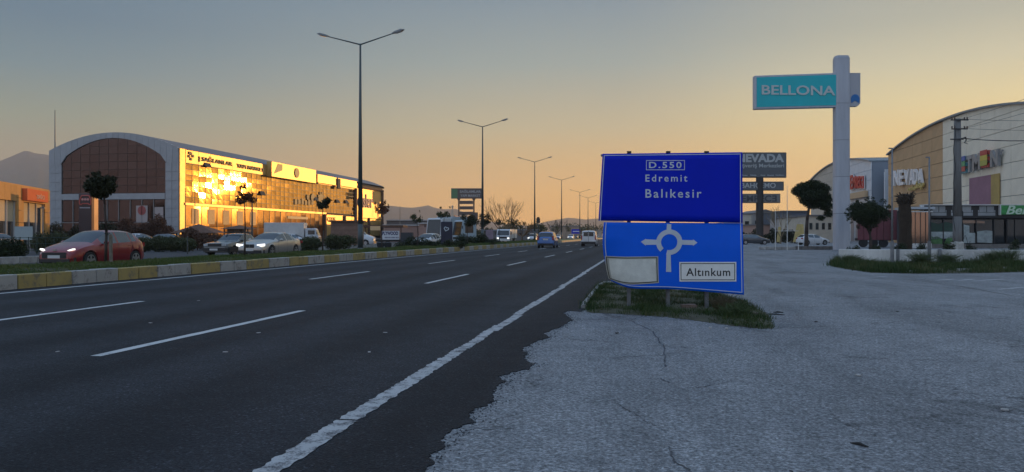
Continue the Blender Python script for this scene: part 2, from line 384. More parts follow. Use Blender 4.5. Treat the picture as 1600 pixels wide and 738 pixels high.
# dark drain seam and wet patches on the lot
M_SEAM = mat('seam', (0.045, 0.046, 0.05), 0.7, noise=0.3, nscale=3)
def blotch(name, pts, wd, m, z=-0.0035):
    b = MB(); vs = []; n = len(pts)
    for k, (x, y) in enumerate(pts):
        q = G(x, y); t = math.sin(math.pi * (k + .35) / (n - .3)); a = wd * t * rng.uniform(.6, 1.2); vs += [(q.x - a * .17, q.y + a, z), (q.x + a * .17, q.y - a, z)]
    b.add(vs, [(2 * k, 2 * k + 1, 2 * k + 3, 2 * k + 2) for k in range(n - 1)]); o = b.build(name, m); o['kind'] = 'structure'
def wob(pts, n=8, j=1.0):
    out = []
    for k in range(len(pts) - 1):
        for i in range(n): t = i / n; out.append((pts[k][0] * (1 - t) + pts[k + 1][0] * t + rng.uniform(-j, j), pts[k][1] * (1 - t) + pts[k + 1][1] * t + rng.uniform(-j, j) * .25))
    return out + [pts[-1]]
blotch('seam', wob([(1380, 433), (1440, 439), (1500, 447), (1560, 458), (1640, 472)]), .16, M_SEAM)
blotch('seam', wob([(1195, 428), (1225, 425), (1262, 426), (1292, 428)], 6), .14, M_SEAM)
def crack(pts, wd=.012):
    b = MB(); p = wob(pts, 9, 2.2)
    for k in range(len(p) - 1):
        a, c = G(*p[k]), G(*p[k + 1]); d = (c - a); nn = Vector((-d.y, d.x, 0)).normalized() * wd * rng.uniform(.1, .9)
        b.add([(a.x - nn.x, a.y - nn.y, -0.0030), (a.x + nn.x, a.y + nn.y, -0.0030), (c.x + nn.x, c.y + nn.y, -0.0030), (c.x - nn.x, c.y - nn.y, -0.0030)], [(0, 1, 2, 3)])
    o = b.build('crack', M_SEAM); o['kind'] = 'structure'
crack([(938, 489), (985, 501), (1020, 517), (1036, 541), (1040, 572)], .011)
crack([(985, 500), (1010, 492), (1003, 498)], .012)
crack([(930, 487), (965, 494), (1000, 500)], .012)
crack([(960, 628), (990, 644), (1010, 658), (1040, 672)], .007)
crack([(1045, 697), (1052, 718), (1078, 734)], .007)
crack([(1088, 606), (1110, 601), (1140, 596)], .006)
crack([(1030, 590), (1048, 598)], .008)

# median: kerb stones, soil, grass
KX0, KX1, KH = -14.4, -18.55, 0.33
median = setting('median_kerb')
def stone_mesh(wd, L, h):
    b = MB(); b.box((0, 0, h / 2), (wd, L, h)); return b
BL = 0.86
sb = [None, None]
for k, m in enumerate((M_KW, M_KY)):
    o = stone_mesh(0.26, BL - 0.03, KH + .06).build('kerb_stone', m, median, bevel=0.02); sb[k] = o
pos0 = YX(KX0, 28)
def kcol(k): return (k // 2) % 2
far_mb = MB(); n_near = 62
for k in range(-30, 460):
    yy = pos0 + BL * (k + 0.5); ci = kcol(k + 100 + 2)
    if k < n_near:
        if k < -6: continue
        o = sb[ci].copy(); COL.objects.link(o); o.parent = median
        o.location = (KX0 - 0.13 + rng.uniform(-.012, .012), yy, -.05 + rng.uniform(-.008, .008)); o.rotation_euler = (0, rng.uniform(-.03, .03), rng.uniform(-.015, .015))
    else: far_mb.box((KX0 - 0.13, yy, KH / 2), (0.26, BL - 0.02, KH), mi=ci)
for o in sb: bpy.data.objects.remove(o)
fo = far_mb.build('far_kerb_stones', [M_KW, M_KY], median); fo['kind'] = 'stuff'
b = MB()
for k in range(480): b.box((KX1 + .1, -10 + BL * (k + .5), KH / 2 - .03), (0.2, BL - 0.02, KH - .03))
o = b.build('rear_kerb_stones', M_CONC, median); o['kind'] = 'stuff'
M_SOIL = mat('soil', (0.06, 0.055, 0.03), 0.95, noise=0.4, nscale=2, bump=0.5)
# soil as a low hump
b = MB(); vs = []; xs = [-14.64, -15.3, -16.3, -17.3, -18.0, -18.4]; zs = [.27, .33, .37, .37, .33, .28]; ys = [-10 + 5 * k for k in range(86)]
for yv in ys:
    for xv, zv in zip(xs, zs): vs.append((xv, yv, zv))
b.add(vs, [(j * 6 + i, j * 6 + i + 1, (j + 1) * 6 + i + 1, (j + 1) * 6 + i) for j in range(85) for i in range(5)])
o = b.build('median_soil', M_SOIL); o['kind'] = 'structure'

def grass_mat(name, cols):
    m, nt, bs = nodes(name); N, L = nt.nodes, nt.links
    g = N.new('ShaderNodeNewGeometry'); 
    n = noise_node(N, L, g.outputs['Position'], 0.9, 4); n2 = noise_node(N, L, g.outputs['Position'], 14, 2)
    v = mathn(N, L, 'ADD', mathn(N, L, 'MULTIPLY', n, .6), mathn(N, L, 'MULTIPLY', n2, .4))
    r = ramp(N, L, v, [(.35, cols[0]), (.5, cols[1]), (.65, cols[2])])
    L.new(r.outputs[0], bs.inputs['Base Color']); bs.inputs['Roughness'].default_value = .6; bs.inputs['Specular IOR Level'].default_value = .25
    MATS[name] = m; return m
M_GRASS = grass_mat('grass_blades', [(0.045, 0.085, 0.018), (0.075, 0.11, 0.025), (0.14, 0.13, 0.045)])
M_GRASS2 = grass_mat('weed_blades', [(0.018, 0.040, 0.010), (0.035, 0.065, 0.014), (0.12, 0.105, 0.045)])
def blades(name, xy, zb, h, wd, m, lean=0.35, parent=None):
    n = len(xy); zb = zb + np.zeros(n); h = h * nrg.uniform(.5, 1.25, n); a = nrg.uniform(0, 2 * math.pi, n); l = nrg.uniform(0, lean, n) * h; la = nrg.uniform(0, 2 * math.pi, n)
    wv = wd * nrg.uniform(.6, 1.4, n); dx, dy = np.cos(a) * wv, np.sin(a) * wv; lx, ly = np.cos(la) * l, np.sin(la) * l
    V = np.empty((n, 5, 3)); x, y = xy[:, 0], xy[:, 1]; z = zb
    V[:, 0] = np.c_[x - dx, y - dy, z]; V[:, 1] = np.c_[x + dx, y + dy, z]
    V[:, 2] = np.c_[x + dx * .7 + lx * .35, y + dy * .7 + ly * .35, z + h * .55]; V[:, 3] = np.c_[x - dx * .7 + lx * .35, y - dy * .7 + ly * .35, z + h * .55]
    V[:, 4] = np.c_[x + lx, y + ly, z + h]
    idx = np.arange(n)[:, None] * 5
    F_ = np.concatenate([idx + np.array([[0, 1, 2]]), idx + np.array([[0, 2, 3]]), idx + np.array([[3, 2, 4]])])
    return np_mesh(name, V.reshape(-1, 3), F_, m, parent)
def med_z(x): return np.interp(x, xs[::-1], zs[::-1])
n = 130000; yy = 12 + 110 * nrg.random(n) ** 2.0; xx = nrg.uniform(-18.45, -14.62, n)
dn = np.sin(xx * 2.1 + yy * .7) + np.sin(yy * 1.9 - xx) + nrg.normal(0, 1.0, n); k = dn > -1.6
o = blades('median_grass', np.c_[xx, yy][k], med_z(xx[k]), np.clip(.035 + .018 * dn[k], .02, .09) * (1 + yy[k] / 80), .006 * (1 + yy[k] / 22), M_GRASS, 0.6); o['kind'] = 'stuff'
b = MB(); vs = []
for j in range(61):
    for xv, zv in zip(xs, zs): vs.append((xv, 110 + 5 * j, zv + .05))
b.add(vs, [(j * 6 + i, j * 6 + i + 1, (j + 1) * 6 + i + 1, (j + 1) * 6 + i) for j in range(60) for i in range(5)])
o = b.build('far_median_turf', M_GRASS); o['kind'] = 'structure'

# kerb beyond the opposite road, with a gap at the service-road mouth
kerb2 = setting('roadside_kerb')
ya, yb = YX(-27.5, 75), YX(-27.5, 425)
st = stone_mesh(.24, .97, .34).build('kerb_stone', M_CONC, kerb2, bevel=0.015)
for k in range(140):
    yy = 12 + k * 1.0
    if ya < yy < yb: continue
    o = st.copy(); COL.objects.link(o); o.parent = kerb2; o.location = (-27.62, yy, -.04); o.rotation_euler.z = rng.uniform(-.01, .01)
bpy.data.objects.remove(st)

# ------------------------------------------------------------------ hills
def hill(name, D, pts, m, depth=500):
    """ridge line given as (px, py) at distance D; slopes away behind and comes down in front"""
    xs_ = [p[0] for p in pts]; n = 90; rows = 14; b = MB(); vs = []; rr = random.Random(D)
    ph = [rr.uniform(0, 6.28) for _ in range(12)]
    for j in range(rows):
        t = j / (rows - 1)                                 # 0 front foot .. 0.5 ridge .. 1 back foot
        dd = D + depth * (t - 0.5); k = 1 - abs(2 * t - 1) ** 1.3
        for i in range(n):
            px = xs_[0] + (xs_[-1] - xs_[0]) * i / (n - 1); py = np.interp(px, xs_, [p[1] for p in pts])
            h = Z(py, D) + 2
            gul = math.sin(i * .35 + ph[0]) + math.sin(i * .8 + ph[1] + t * 4) * .6 + math.sin(i * 1.7 + ph[2] - t * 7) * .35
            z = h * k * (1 + .10 * gul * (1 - k) * 2) + (h * .012 * gul if k > .9 else 0)
            p = P(px, dd); vs.append((p.x, p.y, z - 3))
    b.add(vs, [(j * n + i, j * n + i + 1, (j + 1) * n + i + 1, (j + 1) * n + i) for j in range(rows - 1) for i in range(n - 1)])
    o = b.build(name, m, smooth=True); o['kind'] = 'structure'; return o
M_HILL = mat('hill_scrub', (0.075, 0.07, 0.05), 0.95, noise=0.35, nscale=0.02)
hill('hill', 2100, [(-330, 345), (-240, 290), (-150, 262), (-60, 258), (0, 247), (22, 240), (42, 237), (62, 239), (80, 240), (130, 252), (200, 290), (280, 330), (380, 362), (430, 372)], M_HILL, 1000)
hill('hill', 2300, [(520, 372), (560, 330), (600, 319), (612, 320), (640, 325), (655, 322), (668, 319), (680, 323), (700, 326), (716, 324), (740, 340), (790, 350), (830, 352), (850, 346), (885, 338), (915, 342), (950, 339), (985, 348), (1040, 358), (1100, 350), (1160, 344), (1200, 352), (1260, 362), (1300, 372)], M_HILL, 500)

# ------------------------------------------------------------------ shared building materials
M_CLAD = mat('grey_cladding', (0.36, 0.37, 0.38), 0.45, noise=0.10, nscale=1.5)
M_GLASSD = mat('gold_glass_shaded', (0.080, 0.055, 0.052), 0.09, metal=1.0, noise=0.12, nscale=1.0)  # end wall's copy of the facade glass, shade put into the tint
M_GLASSG = mat('gold_glass_sunlit', (0.64, 0.385, 0.095), 0.03, metal=1.0, noise=0.35, nscale=0.25, bump=.2, bscale=1.1)  # lit copy of the same tinted glass, its glow put into the colour
M_GLASSL = mat('clear_shop_glass', (0.10, 0.11, 0.12), 0.06, metal=0.3, spec=0.8)
M_FRAME = mat('dark_frame', (0.05, 0.045, 0.04), 0.5)
M_ROOFM = mat('metal_roof', (0.20, 0.24, 0.27), 0.45, noise=0.12, nscale=1.0)
M_CREAM = mat('cream_wall', (0.55, 0.48, 0.38), 0.75, noise=0.12, nscale=1.0)
M_GOLDW = mat('fascia_yellow', (0.60, 0.39, 0.13), 0.42, metal=.5, noise=0.12, nscale=1.0)
M_DARKW = mat('dark_wall', (0.05, 0.05, 0.055), 0.7, noise=0.2)
M_WHITE = mat('white_paint', (0.78, 0.78, 0.77), 0.4)
M_WHITE2 = mat('off_white', (0.60, 0.59, 0.56), 0.6, noise=0.1, nscale=2)
M_BLACK = mat('black', (0.015, 0.015, 0.017), 0.5)
M_RED = mat('red_sign', (0.55, 0.04, 0.03), 0.5)
M_METAL = mat('grey_metal', (0.30, 0.31, 0.32), 0.45, metal=0.3, noise=0.12, nscale=3)
M_GALV = mat('galvanised', (0.20, 0.21, 0.22), 0.5, metal=0.4, noise=0.2, nscale=4)
M_BROWN = mat('brown_roof', (0.12, 0.06, 0.035), 0.8, noise=0.25, nscale=3)

def poly_cell(a0, a1, z0, z1, top, n=5):
    """rectangle cell clipped by the curve top(a); None when empty"""
    if max(top(a0), top(a1), top((a0 + a1) / 2)) <= z0 + .08: return None
    pts = [(a0, z0), (a1, z0)]
    for k in range(n + 1):
        a = a1 + (a0 - a1) * k / n; pts.append((a, max(z0 + .02, min(z1, top(a)))))
    out = [pts[0]]
    for p in pts[1:]:
        if abs(p[0] - out[-1][0]) + abs(p[1] - out[-1][1]) > 1e-4: out.append(p)
    return out

# ------------------------------------------------------------------ the mirrored building on the left
FX = -61.0; FY0, FY1 = 91.5, 172.0; EX0 = -80.6; EY = 91.5
def arch_z(x):                                   # end-wall outline
    t = (x - (EX0 + FX) / 2) / ((FX - EX0) / 2); return 12.9 + 2.3 * (1 - min(1, abs(t)) ** 2)
bl = thing('retail_building', 'long arched retail hall clad in golden mirror glass, across the highway on the left', 'building', (FX, FY0, 0))
ox = EX0 - FX
def az(x): return arch_z(x + FX)
# inner core (dark) so nothing shows through joints
b = MB(); prof = [(ox, 0)] + [(-.25, 0)] + [(-.25 + (ox + .25) * k / 24, (az(-.25 + (ox + .25) * k / 24) - .5)) for k in range(25)]
b.prism([(x - 0.0, z) for x, z in prof], 'y', .3, FY1 - FY0 - .2); b.build('core_wall', M_DARKW, bl)
# barrel roof sheet
b = MB(); n = 24; vs = []
for k in range(n + 1):
    x = ox * 1.0 * k / n; vs += [(x, -.1, az(x)), (x, FY1 - FY0 + .1, az(x) - .1), (x, -.1, az(x) - .45), (x, FY1 - FY0 + .1, az(x) - .55)]
fs = []
for k in range(n):
    a, c = 4 * k, 4 * k + 4; fs += [(a, a + 1, c + 1, c), (a + 2, c + 2, c + 3, a + 3), (a, c, c + 2, a + 2), (a + 1, a + 3, c + 3, c + 1)]
b.add(vs, fs); b.build('roof', mat('dull_roof', (0.17, 0.17, 0.17), .7, noise=.15), bl)
# end wall: white arch band in segments
nseg = 22
def inner_z(x, off=1.0):
    lo, hi = ox + 1.9, -2.0; t = (x - (lo + hi) / 2) / ((hi - lo) / 2); return 11.6 + 2.85 * (1 - min(1, abs(t)) ** 2)
lo_, hi_ = ox + 1.9, -2.0
for k in range(nseg):
    x0 = ox + (0 - ox) * k / nseg; x1 = ox + (0 - ox) * (k + 1) / nseg - .03
    def lowz(x): return inner_z(x) if lo_ < x < hi_ else (10.95)
    b = MB(); b.prism([(x0, lowz(x0)), (x1, lowz(x1)), (x1, az(x1)), (x0, az(x0))], 'y', -.12, .25); b.build('cladding_panel', M_CLAD, bl)
side = MB().box((0, 0, 0), (.93, .3, 1.19)).mesh('cladding_panel', M_CLAD)
for xx in (ox + .47, ox + 1.43, -.5, -1.48):
    for j in range(9): link('cladding_panel', side, bl).location = (xx, .05, 1.22 * j + .6)
# end wall panes: the facade's glass, tinted darker for its shade
ncol, z0g, rowh = 11, 6.95, 1.07; cw = (hi_ - lo_) / ncol
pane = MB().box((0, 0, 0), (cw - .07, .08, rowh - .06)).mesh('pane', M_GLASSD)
for i in range(ncol):
    for j in range(8):
        a0, a1 = lo_ + cw * i, lo_ + cw * (i + 1); zz0, zz1 = z0g + rowh * j, z0g + rowh * (j + 1)
        if min(inner_z(a0 + .01), inner_z(a1 - .01)) >= zz1:
            o = link('pane', pane, bl); o.location = ((a0 + a1) / 2, .1, (zz0 + zz1) / 2)
            o.rotation_euler = (R(rng.gauss(0, .35)), 0, R(rng.gauss(0, .5)))
        else:
            pc = poly_cell(a0 + .03, a1 - .03, zz0, zz1 - .05, inner_z)
            if pc: b = MB(); b.prism(pc, 'y', .06, .14); b.build('pane', M_GLASSD, bl)
b = MB()
for j in range(8):
    zq = z0g + rowh * j; tq = 1.0 if zq < 11.6 else math.sqrt(max(0, 1 - (zq - 11.6) / 2.85))
    if tq > .1: b.box(((lo_ + hi_) / 2, .16, zq), ((hi_ - lo_) * tq, .12, .07))
for i in range(1, ncol):
    xx = lo_ + cw * i; b.box((xx, .16, (z0g + inner_z(xx)) / 2), (.07, .13, inner_z(xx) - z0g))
b.build('mullion', M_FRAME, bl)
box('band', bl, M_CLAD, ((lo_ + hi_) / 2, -.02, 6.5), (hi_ - lo_, .3, .8), bevel=.02)
# lower shop windows of the end wall
wd = (hi_ - lo_) / 9
for i in range(9):
    b = MB(); b.box((lo_ + wd * (i + .5), .1, 4.6), (wd - .12, .08, 2.9)); o = b.build('shop_window', M_GLASSD, bl)
    b = MB(); b.box((lo_ + wd * (i + .5), .1, 2.4), (wd - .12, .08, 1.25)); b.build('shop_window', M_GLASSD, bl)
    b = MB(); b.box((lo_ + wd * (i + .5), .1, .85), (wd - .12, .08, 1.6)); b.build('shop_window', M_GLASSD, bl)
b = MB()
for i in range(10): b.box((lo_ + wd * i, .05, 3.05), (.1, .2, 6.1))
for zz in (3.0, 1.7, .05): b.box(((lo_ + hi_) / 2, .05, zz), (hi_ - lo_, .18, .1))
b.build('shop_frame', mat('pale_frame', (.25, .24, .23), .5), bl)
# poster panels behind the glass (right part of the end wall)
pm = mat('poster_pale', (.42, .36, .34), .6); 
box('poster', bl, pm, (lo_ + wd * 7.0, -.01, 4.15), (1.7, .04, 2.2)); 
b = MB(); b.tube((lo_ + wd * 7.0, -.035, 4.6), (lo_ + wd * 7.0, -.05, 4.6), .62, n=20); b.build('poster_disc', mat('poster_red', (.36, .08, .07), .6), bl)
box('poster', bl, pm, (lo_ + wd * 8.45, -.01, 4.1), (1.3, .04, 1.9))
# golden facade: local y runs along the highway
FL = FY1 - FY0
MFX = 0.0
def facade_panes(y0, y1, ncol_, z0, z1, nrow, m, name='pane', jitter=.5, stuff_from=None, far=None):
    cw_, rh = (y1 - y0) / ncol_, (z1 - z0) / nrow
    me = MB().box((0, 0, 0), (.06, cw_ - .07, rh - .06)).mesh(name, m)
    for i in range(ncol_):
        for j in range(nrow):
            c = (0.0, y0 + cw_ * (i + .5), z0 + rh * (j + .5)); rot = (0, R(rng.gauss(0, jitter * .6)), R(rng.gauss(0, jitter)))
            if stuff_from is not None and i >= stuff_from:
                q = len(far.v); far.box((0, 0, 0), (.06, cw_ - .07, rh - .06)); M_ = Matrix.Translation(c) @ Matrix.Rotation(rot[2], 4, 'Z') @ Matrix.Rotation(rot[1], 4, 'Y')
                for t in range(q, q + 8): far.v[t] = tuple(M_ @ Vector(far.v[t]))
            else:
                o = link(name, me, bl); o.location = c; o.rotation_euler = rot
GE = 62.0                                           # glazing ends, plain wall begins
far = MB()
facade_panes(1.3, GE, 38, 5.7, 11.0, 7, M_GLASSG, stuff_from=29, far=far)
o = far.build('far_panes', M_GLASSG, bl); o['kind'] = 'stuff'
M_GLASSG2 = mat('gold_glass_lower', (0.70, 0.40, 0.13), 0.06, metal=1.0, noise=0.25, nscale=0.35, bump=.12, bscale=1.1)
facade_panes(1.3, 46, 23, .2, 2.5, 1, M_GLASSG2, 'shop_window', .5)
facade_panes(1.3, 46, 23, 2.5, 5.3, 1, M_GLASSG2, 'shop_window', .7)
box('band', bl, M_GOLDW, (.04, 24, 5.5), (.3, 46, .34))
b = MB()
for i in range(39): b.box((-.005, 1.3 + (GE - 1.3) / 38 * i, 8.3), (.12, .085, 5.6))
for j in range(8): b.box((-.01, (1.3 + GE) / 2, 5.7 + 5.3 / 7 * j), (.12, GE - 1.3, .075))
for i in range(24): b.box((-.005, 1.3 + (46 - 1.3) / 23 * i, 2.7), (.14, .10, 5.3))
b.build('mullion', M_FRAME, bl)
box('corner_column', bl, M_GOLDW, (-.05, .62, 6.45), (.32, 1.25, 12.9), bevel=.03)
fp = MB().box((0, 0, 0), (.22, 2.9, 1.75)).mesh('fascia_panel', M_GOLDW)
for i in range(15):
    if 9 <= i: break
    link('fascia_panel', fp, bl).location = (.03, 2.75 + 2.95 * i, 11.95)
fp2 = MB().box((0, 0, 0), (.22, 2.9, 1.35)).mesh('fascia_panel', M_GOLDW)
for i in range(9, 21): link('fascia_panel', fp2, bl).location = (.03, 2.75 + 2.95 * i, 11.75)
# projecting name boards (metal frames that stand proud of the fascia)
y4, y5 = 23.5, 40.5
box('name_board', bl, M_GOLDW, (.55, (y4 + y5) / 2, 12.15), (.9, y5 - y4, 2.5), bevel=.04)
b = MB(); b.tube((1.0, 32.5, 12.2), (1.14, 32.5, 12.2), .85, n=20); b.build('round_emblem', mat('emblem', (.42, .27, .1), .5), bl)
b = MB(); b.prism([(24.2, 11.4), (27.2, 12.2), (27.2, 13.2), (25.6, 13.2)], 'x', 1.002, 1.03); b.build('board_stripe', mat('stripe_tan', (.5, .36, .14), .5), bl)
box('name_board', bl, M_GOLDW, (.35, 46.6, 12.0), (.5, 9.0, 1.6), bevel=.03)
box('name_board', bl, M_GOLDW, (.35, 56.8, 12.05), (.5, 10, 1.5), bevel=.03)
box('hanging_board', bl, M_DARKW, (.7, 51.7, 11.6), (.3, 1.4, 2.0))
# pillars between the shop bays further along
for yy, z1 in ((46.3, 5.4), (56.0, 5.2), (62.2, 11.6), (70.0, 5.2), (78.9, 11.5)): box('pillar', bl, M_BROWN, (.15, yy, z1 / 2), (.5, .7, z1))
for (a, c, zt) in ((46.8, 55.5, 5.3), (56.5, 61.8, 5.2), (62.7, 69.6, 5.0), (70.5, 78.4, 5.0)): box('shop_front', bl, M_GOLDW, (.0, (a + c) / 2, zt / 2 + .6), (.2, c - a, zt - 1.2))
for (a, c) in ((46.8, 55.5), (56.5, 61.8)): box('shop_shutter', bl, mat('shutter_brown', (.28, .17, .08), .6), (.02, (a + c) / 2, .6), (.15, c - a, 1.15))
for k in range(4): box('wall_panel', bl, M_GOLDW, (-.02, 64.5 + 4.1 * k, 8.45), (.2, 4.05, 6.1))
box('band', bl, M_GOLDW, (.12, 70.6, 5.25), (.3, 17, .28))
box('parapet', bl, M_BROWN, (.1, 70.8, 11.75), (.5, 17.4, .4))
# tilted-open windows
ow = MB(); ow.box((0, 0, -.38), (.05, 1.5, .75)); owm = ow.mesh('open_window', M_FRAME)
for px, py in ((322, 258), (430, 275), (454, 279), (472, 283), (492, 286), (408, 303), (492, 312), (526, 316), (540, 317)):
    yy = YX(FX, px) - FY0; d = depth_of(FX, yy + FY0); o = link('open_window', owm, bl); o.location = (.08, yy, Z(py - 4, d)); o.rotation_euler = (0, R(-28), 0)
fm = lambda y0, z0, off=.16: plane_map((off, y0, z0), (0, 1, 0), (0, 0, 1), (1, 0, 0))
M_SIGNB = mat('sign_brown', (.07, .05, .03), .5)
lettering('| SAĞLAMLAR', bl, M_SIGNB, fm(8.6, 11.95), 1.35, bold=.02, width=8.6, depth=.1, height=1.0)
lettering('YAPI MARKET', bl, M_SIGNB, fm(18.3, 11.85), 1.0, bold=.02, width=8.3, depth=.1, height=.6)
b = MB(); 
for dy, dz in ((0, 0), (.45, .4), (.45, -.35), (.9, .1), (.1, .45)): b.box((.2, 1.95 + dy, 12.0 + dz), (.1, .4, .36))
b.build('emblem', M_SIGNB, bl)
M_ELS = mat('letters_purple', (.16, .07, .16), .5)
lettering('elsler', bl, M_ELS, fm(68.0, 8.9, .1), 3.2, bold=.07, width=9.0, depth=.15, height=3.0)
for k in range(4): box('faded_mark', bl, mat('letters_tan', (.45, .25, .12), .5), (.15, 73.7 + 1.1 * k, 8.6 + .1 * (k % 2)), (.1, .7, .5))
for k in range(6): box('dark_mark', bl, M_SIGNB, (.13, 34.0 + 1.35 * k, 7.2 + .08 * (k % 3)), (.1, .95, 1.0 - .2 * (k % 2)))
b = MB()
b.tube((.06, 44.6, 7.9), (.2, 44.6, 7.9), 1.35, n=24)
for k in range(10): t = k * .628; b.box((.13, 44.6 + 1.5 * math.cos(t), 7.9 + 1.5 * math.sin(t)), (.14, .45, .45))
b.build('gear_emblem', M_SIGNB, bl)
for yq, rq in ((40.9, .8), (38.8, .5)): b = MB(); b.tube((.06, yq, 8.25), (.2, yq, 8.25), rq, n=20); b.build('disc_emblem', M_SIGNB, bl)
lettering('OTIS', bl, mat('letters_gold', (.5, .35, .08), .5), fm(49.5, 4.4, .12), 1.3, width=3.8, depth=.08)
for k, y in enumerate((3.6, 7.5, 11.4, 15.3, 19.2)):
    box('window_poster', bl, mat('poster_orange', (.55, .30, .12), .5, noise=.2), (.06, y, 3.9), (.05, 1.7, 2.1))
for z in (3.2, 4.4): box('window_poster', bl, mat('poster_stripe', (.6, .42, .22), .5, noise=.2), (.07, 35, z), (.05, 8, .45))
# mast on the roof
b = MB(); b.tube((ox + .4, .5, 12.6), (ox + .4, .5, 18.6), .09, .05, 6); b.build('roof_mast', M_GALV, bl)

# ------------------------------------------------------------------ orange showroom, far left
pA, pB = Vector((-61.3, 63.4, 0)), Vector((-67.6, 76.8, 0)); dA = (pB - pA).normalized()
og = pA - dA * 16; rz = math.atan2(dA.y, dA.x); L_ = 16 + (pB - pA).length
M_OR = mat('orange_cladding', (.62, .33, .10), .5, noise=.10, nscale=.8)
sr = thing('car_showroom', 'low orange panelled car showroom with an orange name board, at the left edge', 'building', (og.x, og.y, 0), rz)
# local x runs along the front, +y is behind it
b = MB(); b.box((L_ / 2, 7.2, 3.05), (L_ - .3, 13.5, 6.1)); b.build('core_wall', mat('dark_core', (.10, .09, .08), .8), sr)  # plain dark core behind the cladding
def orp(x0, x1, z0, z1, y=0.0, m=M_OR, nm='cladding_panel'): box(nm, sr, m, ((x0 + x1) / 2, .18 + y, (z0 + z1) / 2), (x1 - x0 - .04, .36, z1 - z0 - .04), bevel=.012)
bays = [(L_ - 1.6, L_)]; x = L_ - 1.6
cols = [(L_ - 1.7, L_), (L_ - 10.4, L_ - 8.4), (L_ - 18.6, L_ - 16.8)]
for c0, c1 in cols:
    for j in range(5): orp(c0, c1, 1.28 * j, 1.28 * (j + 1))
for a, c in ((L_ - 8.4, L_ - 1.7), (L_ - 16.8, L_ - 10.4), (.3, L_ - 18.6)):
    if c <= a: continue
    nn = 4; 
    for k in range(nn): orp(a + (c - a) * k / nn, a + (c - a) * (k + 1) / nn, 4.75, 6.4)
    ng = 3
    for k in range(ng):
        x0, x1 = a + (c - a) * k / ng, a + (c - a) * (k + 1) / ng
        box('blind', sr, mat('cream_blind', (.62, .50, .32), .7, noise=.08), ((x0 + x1) / 2, .34, 3.7), (x1 - x0 - .14, .06, 2.05))
        box('window', sr, M_GLASSL, ((x0 + x1) / 2, .34, 1.35), (x1 - x0 - .14, .06, 2.6))
        box('window_frame', sr, M_WHITE2, (x1 - .03, .26, 2.4), (.12, .2, 4.75))
M_ORS = mat('orange_sign', (.80, .16, .04), .45)
box('name_board', sr, M_ORS, (L_ - 5.6, -.25, 5.55), (6.6, .5, 1.25), bevel=.03)
lettering('YAĞCI', sr, mat('letters_cream', (.85, .6, .4), .5), plane_map((L_ - 5.0, -.5, 5.5), (1, 0, 0), (0, 0, 1), (0, -1, 0)), .62, width=2.5, depth=.05)
box('parapet', sr, M_OR, (L_ / 2, 7.1, 6.45), (L_, 14.1, .12))

# ------------------------------------------------------------------ arched shop halls on the right
def hall(name, label, X, y0, y1, spring, rise, colf, deep, ncol, rowh, lower=0.0, pw=2.0):
    t = thing(name, label, 'building', (X, y0, 0)); L = y1 - y0
    top = lambda y: spring + rise * (max(0.0, 1 - min(1.0, abs((y - L / 2) / (L / 2))) ** pw))
    n = 40
    b = MB(); prof = [(0.05, 0), (L - .05, 0)] + [(L - .05 - (L - .1) * k / n, top(L - .05 - (L - .1) * k / n) - .12) for k in range(n + 1)]
    b.prism(prof, 'x', .35, deep); b.build('core_wall', mat('side_wall', (.20, .23, .27), .6, noise=.08), t)
    b = MB(); vs = []
    for k in range(n + 1):
        y = L * k / n; z = top(y); vs += [(-.25, y, z + .18), (deep, y, z + .18), (-.25, y, z - .06), (deep, y, z - .06)]
    fs = []
    for k in range(n):
        a, c = 4 * k, 4 * k + 4; fs += [(a, a + 1, c + 1, c), (a + 2, c + 2, c + 3, a + 3), (a, c, c + 2, a + 2), (a + 1, a + 3, c + 3, c + 1)]
    fs += [(0, 2, 3, 1), (4 * n, 4 * n + 1, 4 * n + 3, 4 * n + 2)]
    b.add(vs, fs); b.build('roof', M_ROOFM, t)
    b = MB()
    for k in range(1, int(deep / 1.2)):
        for q in range(0, n, 2):
            ya, yb_ = L * q / n, L * (q + 2) / n; b.tube((k * 1.2, ya, top(ya) + .2), (k * 1.2, yb_, top(yb_) + .2), .05, n=4)
    b.build('roof_seam', M_ROOFM, t)
    cwid = L / ncol; cache = {}
    for i in range(ncol):
        for j in range(14):
            a0, a1 = cwid * i + .03, cwid * (i + 1) - .03; z0, z1 = rowh * j + .03, rowh * (j + 1) - .03
            if z0 < lower: continue
            m = colf((a0 + a1) / 2, (z0 + z1) / 2)
            if min(top(a0), top(a1)) >= z1:
                if m.name not in cache: cache[m.name] = MB().box((0, 0, 0), (.14, a1 - a0, z1 - z0)).mesh('wall_panel', m)
                o = link('wall_panel', cache[m.name], t); o.location = (.2, (a0 + a1) / 2, (z0 + z1) / 2); o.rotation_euler = (0, R(rng.gauss(0, .12)), R(rng.gauss(0, .12)))
            else:
                pc = poly_cell(a0, a1, z0, z1, lambda y: top(y) - .03)
                if pc: b = MB(); b.prism(pc, 'x', .13, .27); b.build('wall_panel', m, t)
    return t, top
M_TAN = mat('tan_panel', (.55, .34, .17), .55, noise=.10, nscale=.5)
M_CRM = mat('cream_panel', (.86, .77, .60), .55, noise=.07, nscale=.5)
M_GRYP = mat('pale_grey_panel', (.68, .70, .72), .5, noise=.06, nscale=.5)
HX = 42.0; NY0, NY1 = 88.5, 141.5
yT = YX(HX, 1466) - NY0
nev, ntop = hall('shop_hall', 'large arched shop hall, tan and cream panels with white lettering, right edge', HX, NY0, NY1, 15.3, 2.4,
                 lambda y, z: M_TAN if y > yT else M_CRM, 45, 13, 1.95)
yE0, yE1 = YX(HX, 1360), YX(HX, 1266)
yS = YX(HX, 1322) - yE0
eme, etop = hall('shop_hall', 'smaller arched shop hall with red lettering, behind the tall pylon sign', HX, yE0, yE1, 15.2, 2.3,
                 lambda y, z: M_GRYP if y < yS else M_CREAM, 45, 12, 1.95)
